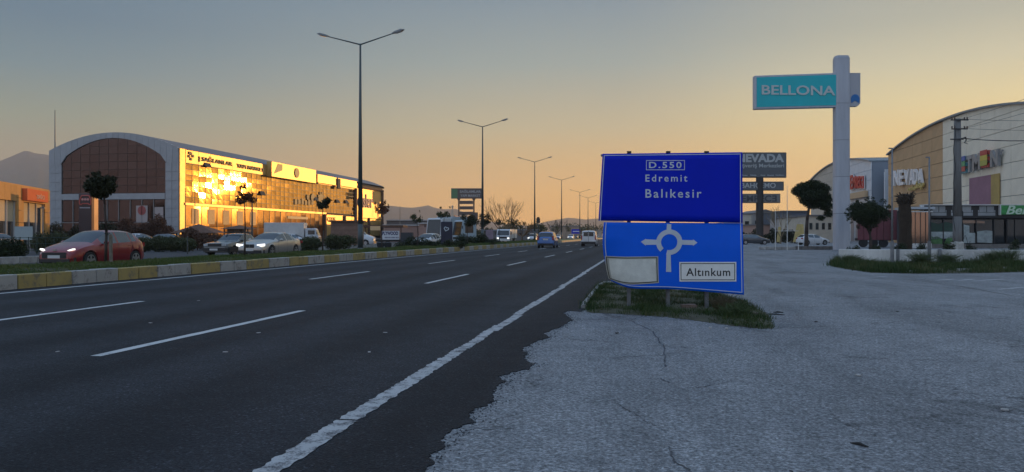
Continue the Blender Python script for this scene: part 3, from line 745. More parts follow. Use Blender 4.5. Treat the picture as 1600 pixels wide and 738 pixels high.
def hmap(Y, z, x=HX - .1, Y0=0): return plane_map((x - HX, Y - Y0, z), (0, -1, 0), (0, 0, 1), (-1, 0, 0))
def hpos(px, py): Y = YX(HX, px); return Y, Z(py, depth_of(HX, Y))
# NEVADA letters: seven strokes deep, white
def letters_between(s, t, m, px0, px1, pyc, hpx, Y0, depth, bold=.04, shear=0, mirror=False, up=0.0):
    ya, yb_ = YX(HX, px0), YX(HX, px1); yc = (ya + yb_) / 2; pxm = CX + F * math.tan(math.atan2(HX, yc) + YAW)
    d = depth_of(HX, yc); z = Z(pyc, d); h = hpx / F * d
    return lettering(s, t, m, hmap(yc, z + up, Y0=Y0), 2.0, bold=bold, shear=shear, width=abs(ya - yb_), height=h, depth=depth, mirror=mirror)
for ch, a, c in zip('NEVADA', (1399, 1408, 1416, 1424, 1431, 1437.5), (1407, 1415, 1424, 1431, 1437, 1445)):
    letters_between(ch, nev, M_WHITE, a, c, 278 - (a - 1399) * .06, 24, NY0, .3, bold=.055)
M_YEL = mat('letters_yellow', (.62, .48, .16), .5)
letters_between('outlet', nev, M_YEL, 1421, 1434, 294, 7, NY0, .2, bold=.03, shear=.4)
letters_between('Shop', nev, M_YEL, 1434, 1446, 290, 14, NY0, .3, bold=.07, shear=.4)
for ch, a, c, py, m in (('E', 1503, 1515, 260, mat('lt_multi', (.10, .30, .35), .5)), ('T', 1515, 1524, 258, M_METAL), ('M', 1525, 1537, 255, M_METAL),
                        ('E', 1539, 1550, 251, mat('lt_red', (.5, .06, .05), .5)), ('N', 1553, 1565, 249, M_METAL)):
    letters_between(ch, nev, m, a, c, py - 2, 26, NY0, .35, bold=.09)
for a, c, py, cs in ((1503, 1515, 260, [(.08, .14, .40), (.10, .35, .16), (.55, .10, .08)]), (1539, 1550, 250, [(.5, .06, .05), (.62, .48, .08), (.42, .40, .08)])):
    ya, yb_ = YX(HX, a), YX(HX, c)
    for k, cc in enumerate(cs):
        d = depth_of(HX, ya); box('letter_stripe', nev, mat('stripe%d%d' % (a, k), cc, .5), (-.56, (ya + yb_) / 2 - NY0, Z(py - 10 + 8 * k, d)), (.05, abs(ya - yb_), .62))
letters_between("ı'", nev, M_METAL, 1566, 1570, 238, 8, NY0, .2)
# banner in purple and yellow
ya, yb_ = YX(HX, 1515), YX(HX, 1562); d0, d1 = depth_of(HX, ya), depth_of(HX, yb_)
yy1 = YX(HX, 1549)
zt, zb_ = Z(279, d0), Z(325, d0)
box('banner', nev, mat('banner_mauve', (.34, .17, .22), .7, noise=.12, nscale=.6), (-.02, (ya + yy1) / 2 - NY0, (zt + zb_) / 2), (.06, abs(ya - yy1), zt - zb_))
box('banner', nev, mat('banner_ochre', (.48, .33, .10), .7, noise=.15, nscale=.6), (-.02, (yy1 + yb_) / 2 - NY0 - .01, (zt + zb_) / 2), (.06, abs(yy1 - yb_), zt - zb_))

# EMRECE lettering: white outline behind red
for ch, a, c, mir in (('E', 1331, 1334.5, 0), ('M', 1334.8, 1339, 0), ('R', 1339.2, 1342.5, 0), ('E', 1342.8, 1345.6, 0), ('C', 1345.9, 1349, 0), ('E', 1349.3, 1352, 1)):
    letters_between(ch, eme, M_WHITE, a - .5, c + .4, 285, 25 if ch in 'EM' and a < 1332 else 22, yE0, .12, bold=.09, mirror=bool(mir))
    letters_between(ch, eme, M_RED, a, c, 285, 22 if ch in 'EM' and a < 1332 else 19, yE0, .3, bold=.05, mirror=bool(mir))
ya, yb_ = YX(HX, 1328), YX(HX, 1356); d = depth_of(HX, ya)
box('canopy_panel', eme, mat('canopy_tan', (.55, .38, .22), .5), (-.3, (ya + yb_) / 2 - yE0, Z(308, d)), (.6, abs(ya - yb_), 1.2), bevel=.03)
for px in (1329, 1336, 1343, 1350):
    ya, yb_ = YX(HX, px), YX(HX, px + 5); box('doorway', eme, mat('doorway', (.18, .2, .22), .3), (.1, (ya + yb_) / 2 - yE0, 2.6), (.1, abs(ya - yb_), 5.2))
ya = YX(HX, 1321.5); box('corner_column', eme, mat('column_dark', (.12, .12, .12), .6), (-.1, ya - yE0, 7.6), (.5, 2.2, 15.4))
# pale sheet wall block between the two halls
bk = thing('side_block', 'tall pale blue grey sheet-clad block between the two arched halls', 'building', (HX + 3, yE0 - 5.5, 0))
for k in range(6): box('wall_sheet', bk, M_GRYP, (1.2 * k - 1.5, 0, 6.6), (1.16, .3, 13.2))
box('core_wall', bk, M_GRYP, (3, 2.2, 6.5), (8, 4, 13))

# ------------------------------------------------------------------ glazed furniture shop in front (dark)
SD = 74.0
p0, p1 = P(1440, SD), P(1790, SD); dS = (p1 - p0).normalized(); rzS = math.atan2(dS.y, dS.x); SL = (p1 - p0).length
sh = thing('furniture_shop', 'low dark glass furniture shop with a green sign, below the big cream hall', 'building', p0, rzS)
pxm = F / SD
def sx(px): return (px - 1440) / pxm
def szz(py): return Z(py, SD)
H_S = szz(321)
b = MB(); b.prism([(.1, .3), (SL, .3), (SL, 12), (7.2, 12)], 'z', 0, H_S - .1); b.build('core_wall', M_DARKW, sh)
box('fascia', sh, M_BLACK, (SL / 2, .05, (szz(321) + szz(341)) / 2), (SL, .5, (20) / pxm), bevel=.02)
box('fascia_trim', sh, M_WHITE2, (SL / 2, -.05, szz(320.6)), (SL + .1, .8, .08))
box('corner_post', sh, M_WHITE2, (0.0, -.1, (szz(321) + szz(342)) / 2), (.12, .5, 1.4))
M_SOFA = mat('print_sofa', (.30, .31, .31), .6, noise=.15, nscale=2); M_PRN = mat('print_dark', (.045, .035, .035), .6)
def sofa(x0, x1, z0, z1):          # printed sofas on the fascia
    w_ = x1 - x0; h_ = z1 - z0; b = MB(); y = -.215
    def r_(a, b2, c, d_): b.add([(x0 + a * w_, y, z0 + c * h_), (x0 + b2 * w_, y, z0 + c * h_), (x0 + b2 * w_, y, z0 + d_ * h_), (x0 + a * w_, y, z0 + d_ * h_)], [(0, 1, 2, 3)])
    r_(0, 1, .08, .38); r_(.08, .48, .42, 1); r_(.52, .92, .42, 1); r_(0, .06, .42, .62); r_(.94, 1, .42, .62)
    b.build('printed_sofa', M_SOFA, sh)
for a, c in ((1453, 1477), (1484, 1518), (1526, 1553)): sofa(sx(a), sx(c), szz(338.5), szz(322.5))
M_GRN = mat('sign_green', (.03, .22, .05), .5, noise=.4, nscale=3)
box('sign_board', sh, M_GRN, (sx(1559) + 3.1, -.32, (szz(320.6) + szz(335.5)) / 2), (6.2, .25, 15.2 / pxm), bevel=.015)
box('sign_rim', sh, M_WHITE2, (sx(1558.6), -.34, (szz(320.6) + szz(336.5)) / 2), (.08, .3, 16 / pxm))
lettering('Bellona', sh, mat('letters_green_white', (.55, .68, .52), .5), plane_map((sx(1567) + 2.2, -.46, szz(328.5)), (1, 0, 0), (0, 0, 1), (0, -1, 0)), 1.0, bold=.015, shear=.3, width=4.4, height=.85, depth=.05)
M_SGL = mat('dark_shop_glass', (.055, .07, .085), .03, metal=.85)
xs2 = [1441, 1452, 1473, 1494, 1524, 1552, 1572, 1583, 1596, 1620, 1645, 1670, 1700, 1730, 1760, 1788]
for a, c in zip(xs2[:-1], xs2[1:]):
    o = box('shop_pane', sh, M_SGL, ((sx(a) + sx(c)) / 2, -.02, (szz(343) + .45) / 2), (sx(c) - sx(a) - .08, .06, szz(343) - .5)); o.rotation_euler.z = R(rng.gauss(0, .8))
    box('shop_mullion', sh, M_BLACK, (sx(c), -.06, szz(343) / 2), (.07, .16, szz(343)))
box('plinth', sh, M_STONE, (SL / 2, -.05, .2), (SL, .35, .42))
# patches on the panes: reflected greenery put into colour, and pale shapes
def pane_patch(name, m, pts):
    b = MB(); b.add([(sx(x), -.075, szz(y)) for x, y in pts], [tuple(range(len(pts)))]); b.build(name, m, sh)
M_F1 = mat('reflected_green', (.06, .16, .05), .6, noise=.5, nscale=2.5); M_F2 = mat('patch_pale', (.30, .34, .33), .6, noise=.3, nscale=2.5)
M_F3 = mat('reflected_dark_green', (.02, .05, .035), .6, noise=.4, nscale=2); M_F4 = mat('patch_sand', (.30, .18, .12), .6, noise=.2, nscale=2)
pane_patch('window_patch', M_F3, [(1454, 362), (1493, 362), (1493, 351), (1478, 347), (1466, 350), (1454, 347)])
pane_patch('window_patch', M_F2, [(1454, 374), (1493, 372), (1493, 362.3), (1454, 362.3)])
pane_patch('window_patch', M_F1, [(1454, 383), (1472, 383), (1472, 374), (1464, 369), (1458, 371), (1454, 368)])
pane_patch('window_patch', M_F1, [(1473.5, 382), (1493, 382), (1493, 371), (1484, 369), (1478, 373)])
pane_patch('window_patch', M_F4, [(1503, 349), (1538, 349), (1538, 346), (1520, 344.5), (1503, 344.5)])
pane_patch('window_patch', M_F2, [(1505, 380), (1523, 380), (1523, 364), (1514, 364), (1514, 353), (1505, 351)])
pane_patch('window_patch', M_F2, [(1526, 379), (1550, 380), (1550, 361), (1540, 360), (1526, 362)])
M_FLT_ = mat('slab_pale', (.42, .45, .48), .6)
# side wing with tall windows, left of the shop
wg = thing('glazed_wing', 'narrow glazed wing with tall bronze panes beside the truck', 'building', P(1424, 73.2), rzS)
for k in range(4): box('pane', wg, mat('wing_glass', (.34, .24, .19), .06, metal=1.0), (.1 + .5 * k * 1.0, 0, 2.0), (.46, .06, 3.0)); 
for k in range(5): box('mullion', wg, M_BLACK, (-.14 + .5 * k, 0, 2.0), (.05, .12, 3.3))
box('roof_slab', wg, M_FLT_ , (.85, 1.0, 3.9), (2.6, 2.6, .22)); box('roof_slab', wg, M_WHITE2, (.85, .5, 3.55), (2.3, 1.4, .1))
box('base', wg, M_WHITE2, (.85, .1, .25), (2.2, .3, .45)); box('rear_wall', wg, M_DARKW, (.85, 1.6, 1.8), (2.2, 1.2, 3.6))

# ------------------------------------------------------------------ road sign in front
M_BLUE = mat('sign_blue', (0.0, 0.016, 0.50), 0.5, spec=.15, noise=.06, nscale=1.5)
M_BLUE2 = mat('sign_blue_lower', (0.0, 0.125, 0.80), 0.5, spec=.2, noise=.06, nscale=1.5)
M_SWH = mat('sign_white', (0.55, 0.60, 0.66), 0.4, noise=.08, nscale=6)
M_SWH2 = mat('sign_white_plate', (0.80, 0.79, 0.74), 0.45, noise=.06, nscale=4)
M_BACK = mat('sign_back', (0.10, 0.11, 0.12), .6)
rs = thing('road_sign', 'large battered blue direction sign on three posts in the weeds, its lower sheet bent', 'road sign', P(1050, 12.75))
RS_O = rs.location.copy()
def sdep(px): return 13.05 - (px - 940) / 223 * 0.62
fwd = Vector((-sa, ca, 0))
def SP(px, py, off=0.0):                       # a point of the sign plane, off = towards the viewer
    d = sdep(px) - off; p = P(px, d, Z(py, d)); return p - RS_O
UP = [(941.5, 240.5), (1160, 238), (1160.5, 348.5), (935, 345)]
def bil(q, u, v): return tuple((1 - v) * ((1 - u) * q[0][i] + u * q[1][i]) + v * ((1 - u) * q[3][i] + u * q[2][i]) for i in (0, 1))
def upper(u, v, off=0.0): x, y = bil(UP, u, v); return SP(x, y, off + .012 * math.sin(u * 5) * v)
LQ = [(943.5, 347.5), (1160.5, 349), (1162.5, 461), (955, 443.5)]
def lower(u, v, off=0.0):
    x, y = bil(LQ, u, v)
    # bottom edge: flat to the right, curling up at the left corner; left edge bowed
    y += (6.5 * math.sin(min(1, u / .16) * math.pi / 2) - 6.5 + 3.5 * u * 0) * v ** 3 + 6.0 * v ** 3 * math.exp(-((u - .17) / .2) ** 2) * .75
    x -= 6.5 * math.sin(math.pi * v) * (1 - u) ** 3
    fold = max(0, .22 - u) / .22; sag = max(0, v - .25) / .75
    return SP(x, y, off - .16 * fold ** 1.5 * sag - .05 * max(0, (u - .35)) * max(0, .35 - v) / .35 * 1.4 + .02 * math.sin(u * 6 + 1) * v)
def grid_sheet(fn, u0, u1, v0, v1, nu, nv, name, m, t=0.0, off=0.0, parent=None):
    b = MB(); vs = [fn(u0 + (u1 - u0) * i / nu, v0 + (v1 - v0) * j / nv, off) for j in range(nv + 1) for i in range(nu + 1)]
    W_ = nu + 1; fs = [(j * W_ + i, j * W_ + i + 1, (j + 1) * W_ + i + 1, (j + 1) * W_ + i) for j in range(nv) for i in range(nu)]
    if t:
        vb_ = [fn(u0 + (u1 - u0) * i / nu, v0 + (v1 - v0) * j / nv, off - t) for j in range(nv + 1) for i in range(nu + 1)]; o_ = len(vs)
        b.add(vs + vb_, fs + [tuple(reversed([k + o_ for k in f])) for f in fs] +
              [(i, i + 1, i + 1 + o_, i + o_) for i in range(nu)] + [(nv * W_ + i + 1, nv * W_ + i, nv * W_ + i + o_, nv * W_ + i + 1 + o_) for i in range(nu)] +
              [((j + 1) * W_, j * W_, j * W_ + o_, (j + 1) * W_ + o_) for j in range(nv)] + [(j * W_ + nu, (j + 1) * W_ + nu, (j + 1) * W_ + nu + o_, j * W_ + nu + o_) for j in range(nv)])
    else: b.add(vs, fs)
    return b.build(name, m, parent or rs, smooth=True if t else False)
usheet = grid_sheet(upper, 0, 1, 0, 1, 16, 10, 'upper_sheet', M_BLUE, .012)
lsheet = grid_sheet(lower, 0, 1, 0, 1, 32, 24, 'lower_sheet', M_BLUE2, .012)
def border(fn, par, parts, wu, wv, m=M_SWH, a=.012, c=.018, name='border'):
    for (u0, u1, v0, v1) in parts: grid_sheet(fn, u0, u1, v0, v1, 24 if u1 - u0 > .2 else 1, 24 if v1 - v0 > .2 else 1, name, m, 0, .003, rs)
bw, bh = .0055, .010
border(upper, None, [(.010, .988, .02, .02 + bh), (.010, .010 + bw, .02, 1), (.988 - bw, .988, .02, 1)], 0, 0)
border(lower, None, [(.014, .988, .972 - bh, .972), (.014, .014 + bw, 0, .972), (.988 - bw, .988, 0, .972)], 0, 0)
# rails and posts behind
def rail(px0, py0, px1, py1, nm='rail'):
    b = MB(); a, c = SP(px0, py0, -.10), SP(px1, py1, -.10); b.tube(a, c, .022, n=6); b.build(nm, M_GALV, rs)
rail(939, 243, 1161, 240.5); rail(938, 300, 1158, 300); rail(946, 372, 1160, 374); rail(962, 425, 1160, 432)
for px in (983, 1044, 1104.5):
    d = sdep(px) + .18; base = P(px, d, -.05) - RS_O; top = P(px - 1, d, Z(239, d)) - RS_O
    b = MB(); h = top.z - base.z
    for ox_, ww, dd in ((0, .012, .10), (-.033, .055, .008), (.033, .055, .008)):
        c = (base + top) / 2
        b.box((c.x + fwd.x * ox_, c.y + fwd.y * ox_, c.z), (ww if ox_ else .012, dd if not ox_ else .008, h), YAW)
    b.build('post', M_GALV, rs)
for px in (983, 1044, 1104):
    b = MB(); p = SP(px, 239, -.02); b.box((p.x, p.y, p.z + .01), (.07, .05, .035), YAW); b.build('bracket', M_BLACK, rs)
def um(pxc, pyc, fn=None, off=.004):        # map metres on the sign to the sheet, centred on a pixel
    def f(x, y, z=0):
        k = F / 12.75; return SP(pxc + x * k, pyc - y * k, off + z)
    return f
def inv_bil(q, px, py):
    u = v = .5
    for _ in range(12):
        x, y = bil(q, u, v); e = 1e-3; xu, yu = bil(q, u + e, v); xv, yv = bil(q, u, v + e)
        a, b2, c, d_ = (xu - x) / e, (xv - x) / e, (yu - y) / e, (yv - y) / e; det = a * d_ - b2 * c
        rx, ry = px - x, py - y; u += (rx * d_ - b2 * ry) / det; v += (a * ry - c * rx) / det
    return u, v
def onsheet(q, fn, pxc, pyc, off=.004, rot=0.0):
    k = F / 12.75
    def f(x, y, z=0):
        px, py = x * k, -y * k; px, py = pxc + px * math.cos(rot) - py * math.sin(rot), pyc + px * math.sin(rot) + py * math.cos(rot)
        return fn(*inv_bil(q, px, py), off + z)
    return f
kk = 12.75 / F
def stext(s, q, fn, x0, x1, yc, h, m, bold=.01, off=.004, sp=1.0, rot=0.0):
    lettering(s, rs, m, onsheet(q, fn, (x0 + x1) / 2, yc, off, rot), 1.0, bold=bold, width=(x1 - x0) * kk, height=h * kk, spacing=sp)
stext('D.550', UP, upper, 1014, 1065, 258, 10, M_SWH, bold=.02, sp=1.25)
stext('Edremit', UP, upper, 1008.5, 1074, 278.5, 11, M_SWH, bold=.012, sp=1.35)
stext('Balıkesir', UP, upper, 1008.5, 1096, 302.5, 13.5, M_SWH, bold=.012, sp=1.3)
def frame_px(q, fn, x0, y0, x1, y1, t, m, off=.004, name='frame_line'):
    for a in ((x0, y0, x1, y0 + t), (x0, y1 - t, x1, y1), (x0, y0 + t, x0 + t, y1 - t), (x1 - t, y0 + t, x1, y1 - t)):
        b = MB(); nn = 12 if a[2] - a[0] > 20 else 1; mv = 8 if a[3] - a[1] > 20 else 1
        vs = []
        for j in range(mv + 1):
            for i in range(nn + 1): vs.append(fn(*inv_bil(q, a[0] + (a[2] - a[0]) * i / nn, a[1] + (a[3] - a[1]) * j / mv), off))
        b.add(vs, [(j * (nn + 1) + i, j * (nn + 1) + i + 1, (j + 1) * (nn + 1) + i + 1, (j + 1) * (nn + 1) + i) for i in range(nn) for j in range(mv)]); b.build(name, m, rs)
frame_px(UP, upper, 1009.5, 250.5, 1070, 266, 1.0, M_SWH)
# roundabout diagram
cx_, cy_, R0, R1 = 1046.5, 378.5, 12.5, 20.0
b = MB(); vs = []; n = 48; f = onsheet(LQ, lower, cx_, cy_, .004)
a0, a1 = R(-103), R(228)
for k in range(n + 1):
    t = a0 + (a1 - a0) * k / n; vs += [f(R0 * kk * math.cos(t), R0 * kk * math.sin(t)), f(R1 * kk * math.cos(t), R1 * kk * math.sin(t))]
b.add(vs, [(2 * k, 2 * k + 1, 2 * k + 3, 2 * k + 2) for k in range(n)]); b.build('ring', M_SWH, rs)
def poly_px(name, pts, m, off=.0045, q=LQ, fn=lower):
    b = MB(); b.add([fn(*inv_bil(q, x, y), off) for x, y in pts], [tuple(range(len(pts)))]); b.build(name, m, rs)
poly_px('arrow', [(1065.5, 375), (1083, 375.5), (1083, 374), (1090, 379.3), (1083, 384.5), (1083, 383), (1065.5, 382.5)], M_SWH)
poly_px('arrow', [(1027, 374.8), (1011, 374), (1011, 373), (1003.5, 378), (1011, 384), (1011, 382.7), (1027, 382.5)], M_SWH)
poly_px('arrow', [(1042.5, 398), (1049, 398.5), (1049.5, 425), (1041.5, 424.5)], M_SWH)
poly_px('arrow', [(1042, 359.8), (1049, 359.8), (1049, 350.5), (1042, 350)], M_SWH)
# white name plates
def plate(x0, y0, x1, y1, m, skew=0):
    b = MB(); nn = 16; nj = 12; vs = []
    for j in range(nj + 1):
        for i in range(nn + 1): vs.append(lower(*inv_bil(LQ, x0 + (x1 - x0) * i / nn, y0 + (y1 - y0) * j / nj), .006 if m.name != 'plate_patch' else .009))
    b.add(vs, [(j * (nn + 1) + i, j * (nn + 1) + i + 1, (j + 1) * (nn + 1) + i + 1, (j + 1) * (nn + 1) + i) for i in range(nn) for j in range(nj)]); b.build('name_plate', m, rs)
plate(1062, 409.5, 1150.5, 440, M_SWH2)
frame_px(LQ, lower, 1064, 411.5, 1148.5, 438, 1.1, M_BLACK, .007)
stext('Altınkum', LQ, lower, 1072.5, 1141, 425.3, 12.5, M_BLACK, bold=.012, off=.008, sp=1.1)
plate(951.5, 400.5, 1030, 441, mat('plate_dull', (.44, .43, .36), .5, noise=.10, nscale=3))
frame_px(LQ, lower, 953, 402, 1028.5, 439.5, 1.1, M_BLACK, .010)
plate(957, 404.5, 1026, 438, mat('plate_patch', (.70, .70, .62), .4, noise=.18, nscale=4))

# island of weeds round the posts
isl = [G(x, y) for x, y in ((915, 484), (912, 478), (934, 449), (942, 445), (1000, 447), (1100, 458), (1160, 470), (1200, 492), (1210, 512), (1190, 514), (1120, 505), (1040, 495), (960, 490), (925, 488))]
isp = [(p.x, p.y) for p in isl]
def inside(x, y, poly):
    r = np.zeros(len(x), bool); j = len(poly) - 1
    for i in range(len(poly)):
        xi, yi = poly[i]; xj, yj = poly[j]; c = ((yi > y) != (yj > y)) & (x < (xj - xi) * (y - yi) / (yj - yi + 1e-12) + xi); r ^= c; j = i
    return r
isr = []
for k in range(len(isp)):
    a, c = Vector(isp[k]), Vector(isp[(k + 1) % len(isp)]); nj = max(1, int((c - a).length / .06))
    for j in range(nj): q_ = a.lerp(c, j / nj); isr.append((q_.x + rng.gauss(0, .022), q_.y + rng.gauss(0, .03)))
ctr_ = (sum(p[0] for p in isr) / len(isr), sum(p[1] for p in isr) / len(isr)); nI = len(isr)
b = MB(); b.add([(x, y, -.004) for x, y in isr] + [(ctr_[0] + (x - ctr_[0]) * .9, ctr_[1] + (y - ctr_[1]) * .9, .02 + rng.uniform(0, .01)) for x, y in isr] + [(ctr_[0], ctr_[1], .03)],
                [(k, (k + 1) % nI, nI + (k + 1) % nI, nI + k) for k in range(nI)] + [(nI + k, nI + (k + 1) % nI, 2 * nI) for k in range(nI)])
o = b.build('island_soil', M_SOIL); o['kind'] = 'structure'
b = MB(); pts = [G(x, y) for x, y in ((912, 482), (913, 477), (935, 448.5), (945, 443.5), (975, 444))]; b.path([p + Vector((0, 0, .02)) for p in pts], [.05] * 5, 6)
o = b.build('island_kerb', M_CONC); o['kind'] = 'structure'
def scatter(poly, n):
    x0, x1 = min(p[0] for p in poly), max(p[0] for p in poly); y0, y1 = min(p[1] for p in poly), max(p[1] for p in poly)
    x = nrg.uniform(x0, x1, n); y = nrg.uniform(y0, y1, n); k = inside(x, y, poly); return np.c_[x, y][k]
pts = scatter(isp, 70000); pts = pts + nrg.normal(0, .045, pts.shape); dn = np.sin(pts[:, 0] * 5 + 1) + np.sin(pts[:, 1] * 4.1 + pts[:, 0] * 2) + nrg.normal(0, .9, len(pts)); cl_ = np.sin(pts[:, 0] * 11 + 2 * np.sin(pts[:, 1] * 7)) * np.sin(pts[:, 1] * 9 + pts[:, 0] * 3); k = dn + cl_ > -.6; pts = pts[k]; dn = dn[k]; cl_ = cl_[k]
o = blades('island_weeds', pts, -.005, np.clip(.05 + .03 * dn + .07 * np.clip(cl_, 0, 1), .02, .24), .004, M_GRASS2, .9); o['kind'] = 'stuff'; tag(o, 'low green weeds growing round the sign posts', 'weeds')
# loose grit on the lot and crumbs along the ragged asphalt edge
def grit(name, xy, z, s0, s1, m):
    n = len(xy); r_ = nrg.uniform(s0, s1, n)[:, None]; d = np.array([[1, 0, 0], [-.5, .87, 0], [-.5, -.87, 0], [0, 0, .9]]); a = nrg.uniform(0, 6.28, n)
    V = np.empty((n, 4, 3))
    for k in range(4):
        q = d[k] * nrg.uniform(.6, 1.3, (n, 1)) * r_; V[:, k, 0] = xy[:, 0] + q[:, 0] * np.cos(a) - q[:, 1] * np.sin(a); V[:, k, 1] = xy[:, 1] + q[:, 0] * np.sin(a) + q[:, 1] * np.cos(a); V[:, k, 2] = z + q[:, 2]
    i = np.arange(n)[:, None] * 4; o = np_mesh(name, V.reshape(-1, 3), np.concatenate([i + np.array([[0, 1, 3]]), i + np.array([[1, 2, 3]]), i + np.array([[2, 0, 3]])]), m); o['kind'] = 'stuff'; return o
M_GRIT = mat('grit', (.20, .195, .19), .9, noise=.5, nscale=30); M_GRITD = mat('asphalt_crumbs', (.04, .04, .043), .9, noise=.4, nscale=30)
yy_ = 3 + 22 * nrg.random(3500) ** 1.6; grit('loose_grit', np.c_[nrg.uniform(-.3, 1, 3500) * yy_ * .9, yy_], -.006, .003, .009, M_GRIT)
eg = np.array(dens); ii = nrg.integers(0, len(eg), 1100); grit('asphalt_crumbs', eg[ii] + nrg.normal(0, .05, (1100, 2)) + np.array([.04, 0]), -.006, .003, .011, M_GRITD)
# dry bush by the right post, rubble
def twig_bush(name, label, at_, n, h, rad, m, r=.006, cat='bush'):
    b = MB(); rr = random.Random(int(at_[0] * 100))
    for k in range(n):
        a = rr.uniform(0, 6.28); l = rr.uniform(.5, 1) * h; o_ = rr.uniform(.1, 1) * rad; p = Vector((rr.uniform(-.1, .1) * rad, rr.uniform(-.1, .1) * rad, 0)); q = Vector((math.cos(a) * o_, math.sin(a) * o_, l))
        mid_ = (p + q) / 2 + Vector((rr.uniform(-1, 1), rr.uniform(-1, 1), rr.uniform(0, 1))) * rad * .18; b.path([p, mid_, q], [r, r * .7, r * .3], 4)
        for _ in range(2): b.tube(mid_, mid_ + Vector((rr.uniform(-1, 1), rr.uniform(-1, 1), rr.uniform(.2, 1))) * rad * .35, r * .5, r * .2, 3)
    o = b.build(name, m); o.location = at_; tag(o, label, cat); return o
M_TWIG = mat('dry_stems', (.09, .07, .035), .8); M_TWIG2 = mat('green_stems', (.05, .075, .02), .8)
twig_bush('dry_weed', 'dry brown weed bush between the right sign post and the lot', G(1128, 489), 90, .33, .33, M_TWIG)
twig_bush('dry_weed', 'tangled greenish weed at the right end of the sign island', G(1150, 497), 70, .22, .36, M_TWIG2)
def rock(name, label, at_, d, m, cat='rubble', rz=0.0):
    bm = bmesh.new(); bmesh.ops.create_cube(bm, size=1); bmesh.ops.subdivide_edges(bm, edges=bm.edges, cuts=2)
    for v in bm.verts: v.co = Vector((v.co.x * d[0], v.co.y * d[1], v.co.z * d[2])) * (1 + rng.uniform(-.12, .12)) + Vector((0, 0, d[2] * .5))
    me = bpy.data.meshes.new(name); bm.to_mesh(me); bm.free(); me.materials.append(m); o = link(name, me); o.location = at_; o.rotation_euler.z = rz; tag(o, label, cat); return o
M_BRK = mat('old_block', (.22, .15, .12), .9, noise=.3, nscale=8); M_LITTER = mat('litter', (.42, .41, .39), .7, noise=.15, nscale=20)
rock('broken_block', 'broken reddish concrete block in the weeds behind the middle sign post', G(1076, 483), (.23, .14, .08), M_BRK, rz=.2)
rock('wood_piece', 'pale flat board lying at the right end of the weeds', G(1158, 491), (.17, .05, .02), mat('old_board', (.32, .28, .20), .8), 'board', rz=.2)
rock('stone', 'brownish stone lying just right of the pale board', G(1180, 493), (.10, .07, .04), M_BRK, 'stone')
rock('litter_scrap', 'white litter scrap at the left end of the sign weeds', G(944, 481), (.09, .03, .012), M_LITTER, 'litter', .1)
rock('litter_scrap', 'small white scrap on the weeds left of the first sign post', G(957, 477.5), (.06, .03, .012), M_LITTER, 'litter', .5)
rock('litter_scrap', 'pale pebble on the paving in front of the sign island', G(1110, 513), (.04, .03, .02), M_LITTER, 'litter')
rock('litter_scrap', 'pale pebble on the paving nearest the right tip of the weeds', G(1135, 514), (.035, .03, .018), M_LITTER, 'litter')
M_STICK = mat('stick', (.02, .017, .015), .7)
def stick(label, a, c, r=.008, name='stick'):
    b = MB(); p, q = G(*a), G(*c); p.z = q.z = r - .017; m_ = (p + q) / 2 + Vector((0, 0, r * .8)); b.path([p, m_, q], [r * .5, r, r * .6], 6); o = b.build(name, M_STICK); tag(o, label, name); return o
stick('short black stick lying on the near lot paving', (1329, 691), (1357, 697.5), .011)
stick('tiny black twig at the bottom edge of the lot', (1232, 732), (1242, 738), .006)
stick('long thin brown branch on the paving right of the sign', (1197, 490.5), (1226, 492), .012)
stick('short dark branch behind the long thin one right of the sign', (1208, 488), (1224, 488.5), .014)
for k, (x, y, l) in enumerate(((1196, 497, 'flattened pale paper scrap behind the brown branch on the lot'), (964, 521, 'tiny dark pebble on the paving left of the sign crack'), (1341, 587, 'white pebble in the middle of the lot'), (1570, 641, 'white paper bit at the right of the lot'), (1275, 503, 'dark flat scrap mid lot behind the white pebble'), (1466, 494, 'pale paper bit on the lot toward the white wall'), (1402, 487, 'dark scrap on the lot left of the pale paper bit'))):
    rock('litter_scrap', l, G(x, y), (.045, .03, .01), M_STICK if 'dark' in l else M_LITTER, 'litter', k)
for k, (x, y) in enumerate(((352, 550.5), (404, 520.5), (577, 550.5), (602, 520), (310, 470), (90, 550), (235, 505))):
    rock('litter_scrap', ['pale chip on the middle lane nearest the camera', 'pale flake right of the long lane dash', 'thin pale flake on the road left of the worn edge line', 'thin pale flake farther up the near lane', 'tiny chip between the two lane dashes', 'pale fleck on the road at the far left', 'pale fleck just above the long lane dash'][k], G(x, y) + Vector((0, 0, .001)), (.05, .025, .006), M_LITTER, 'litter', k)

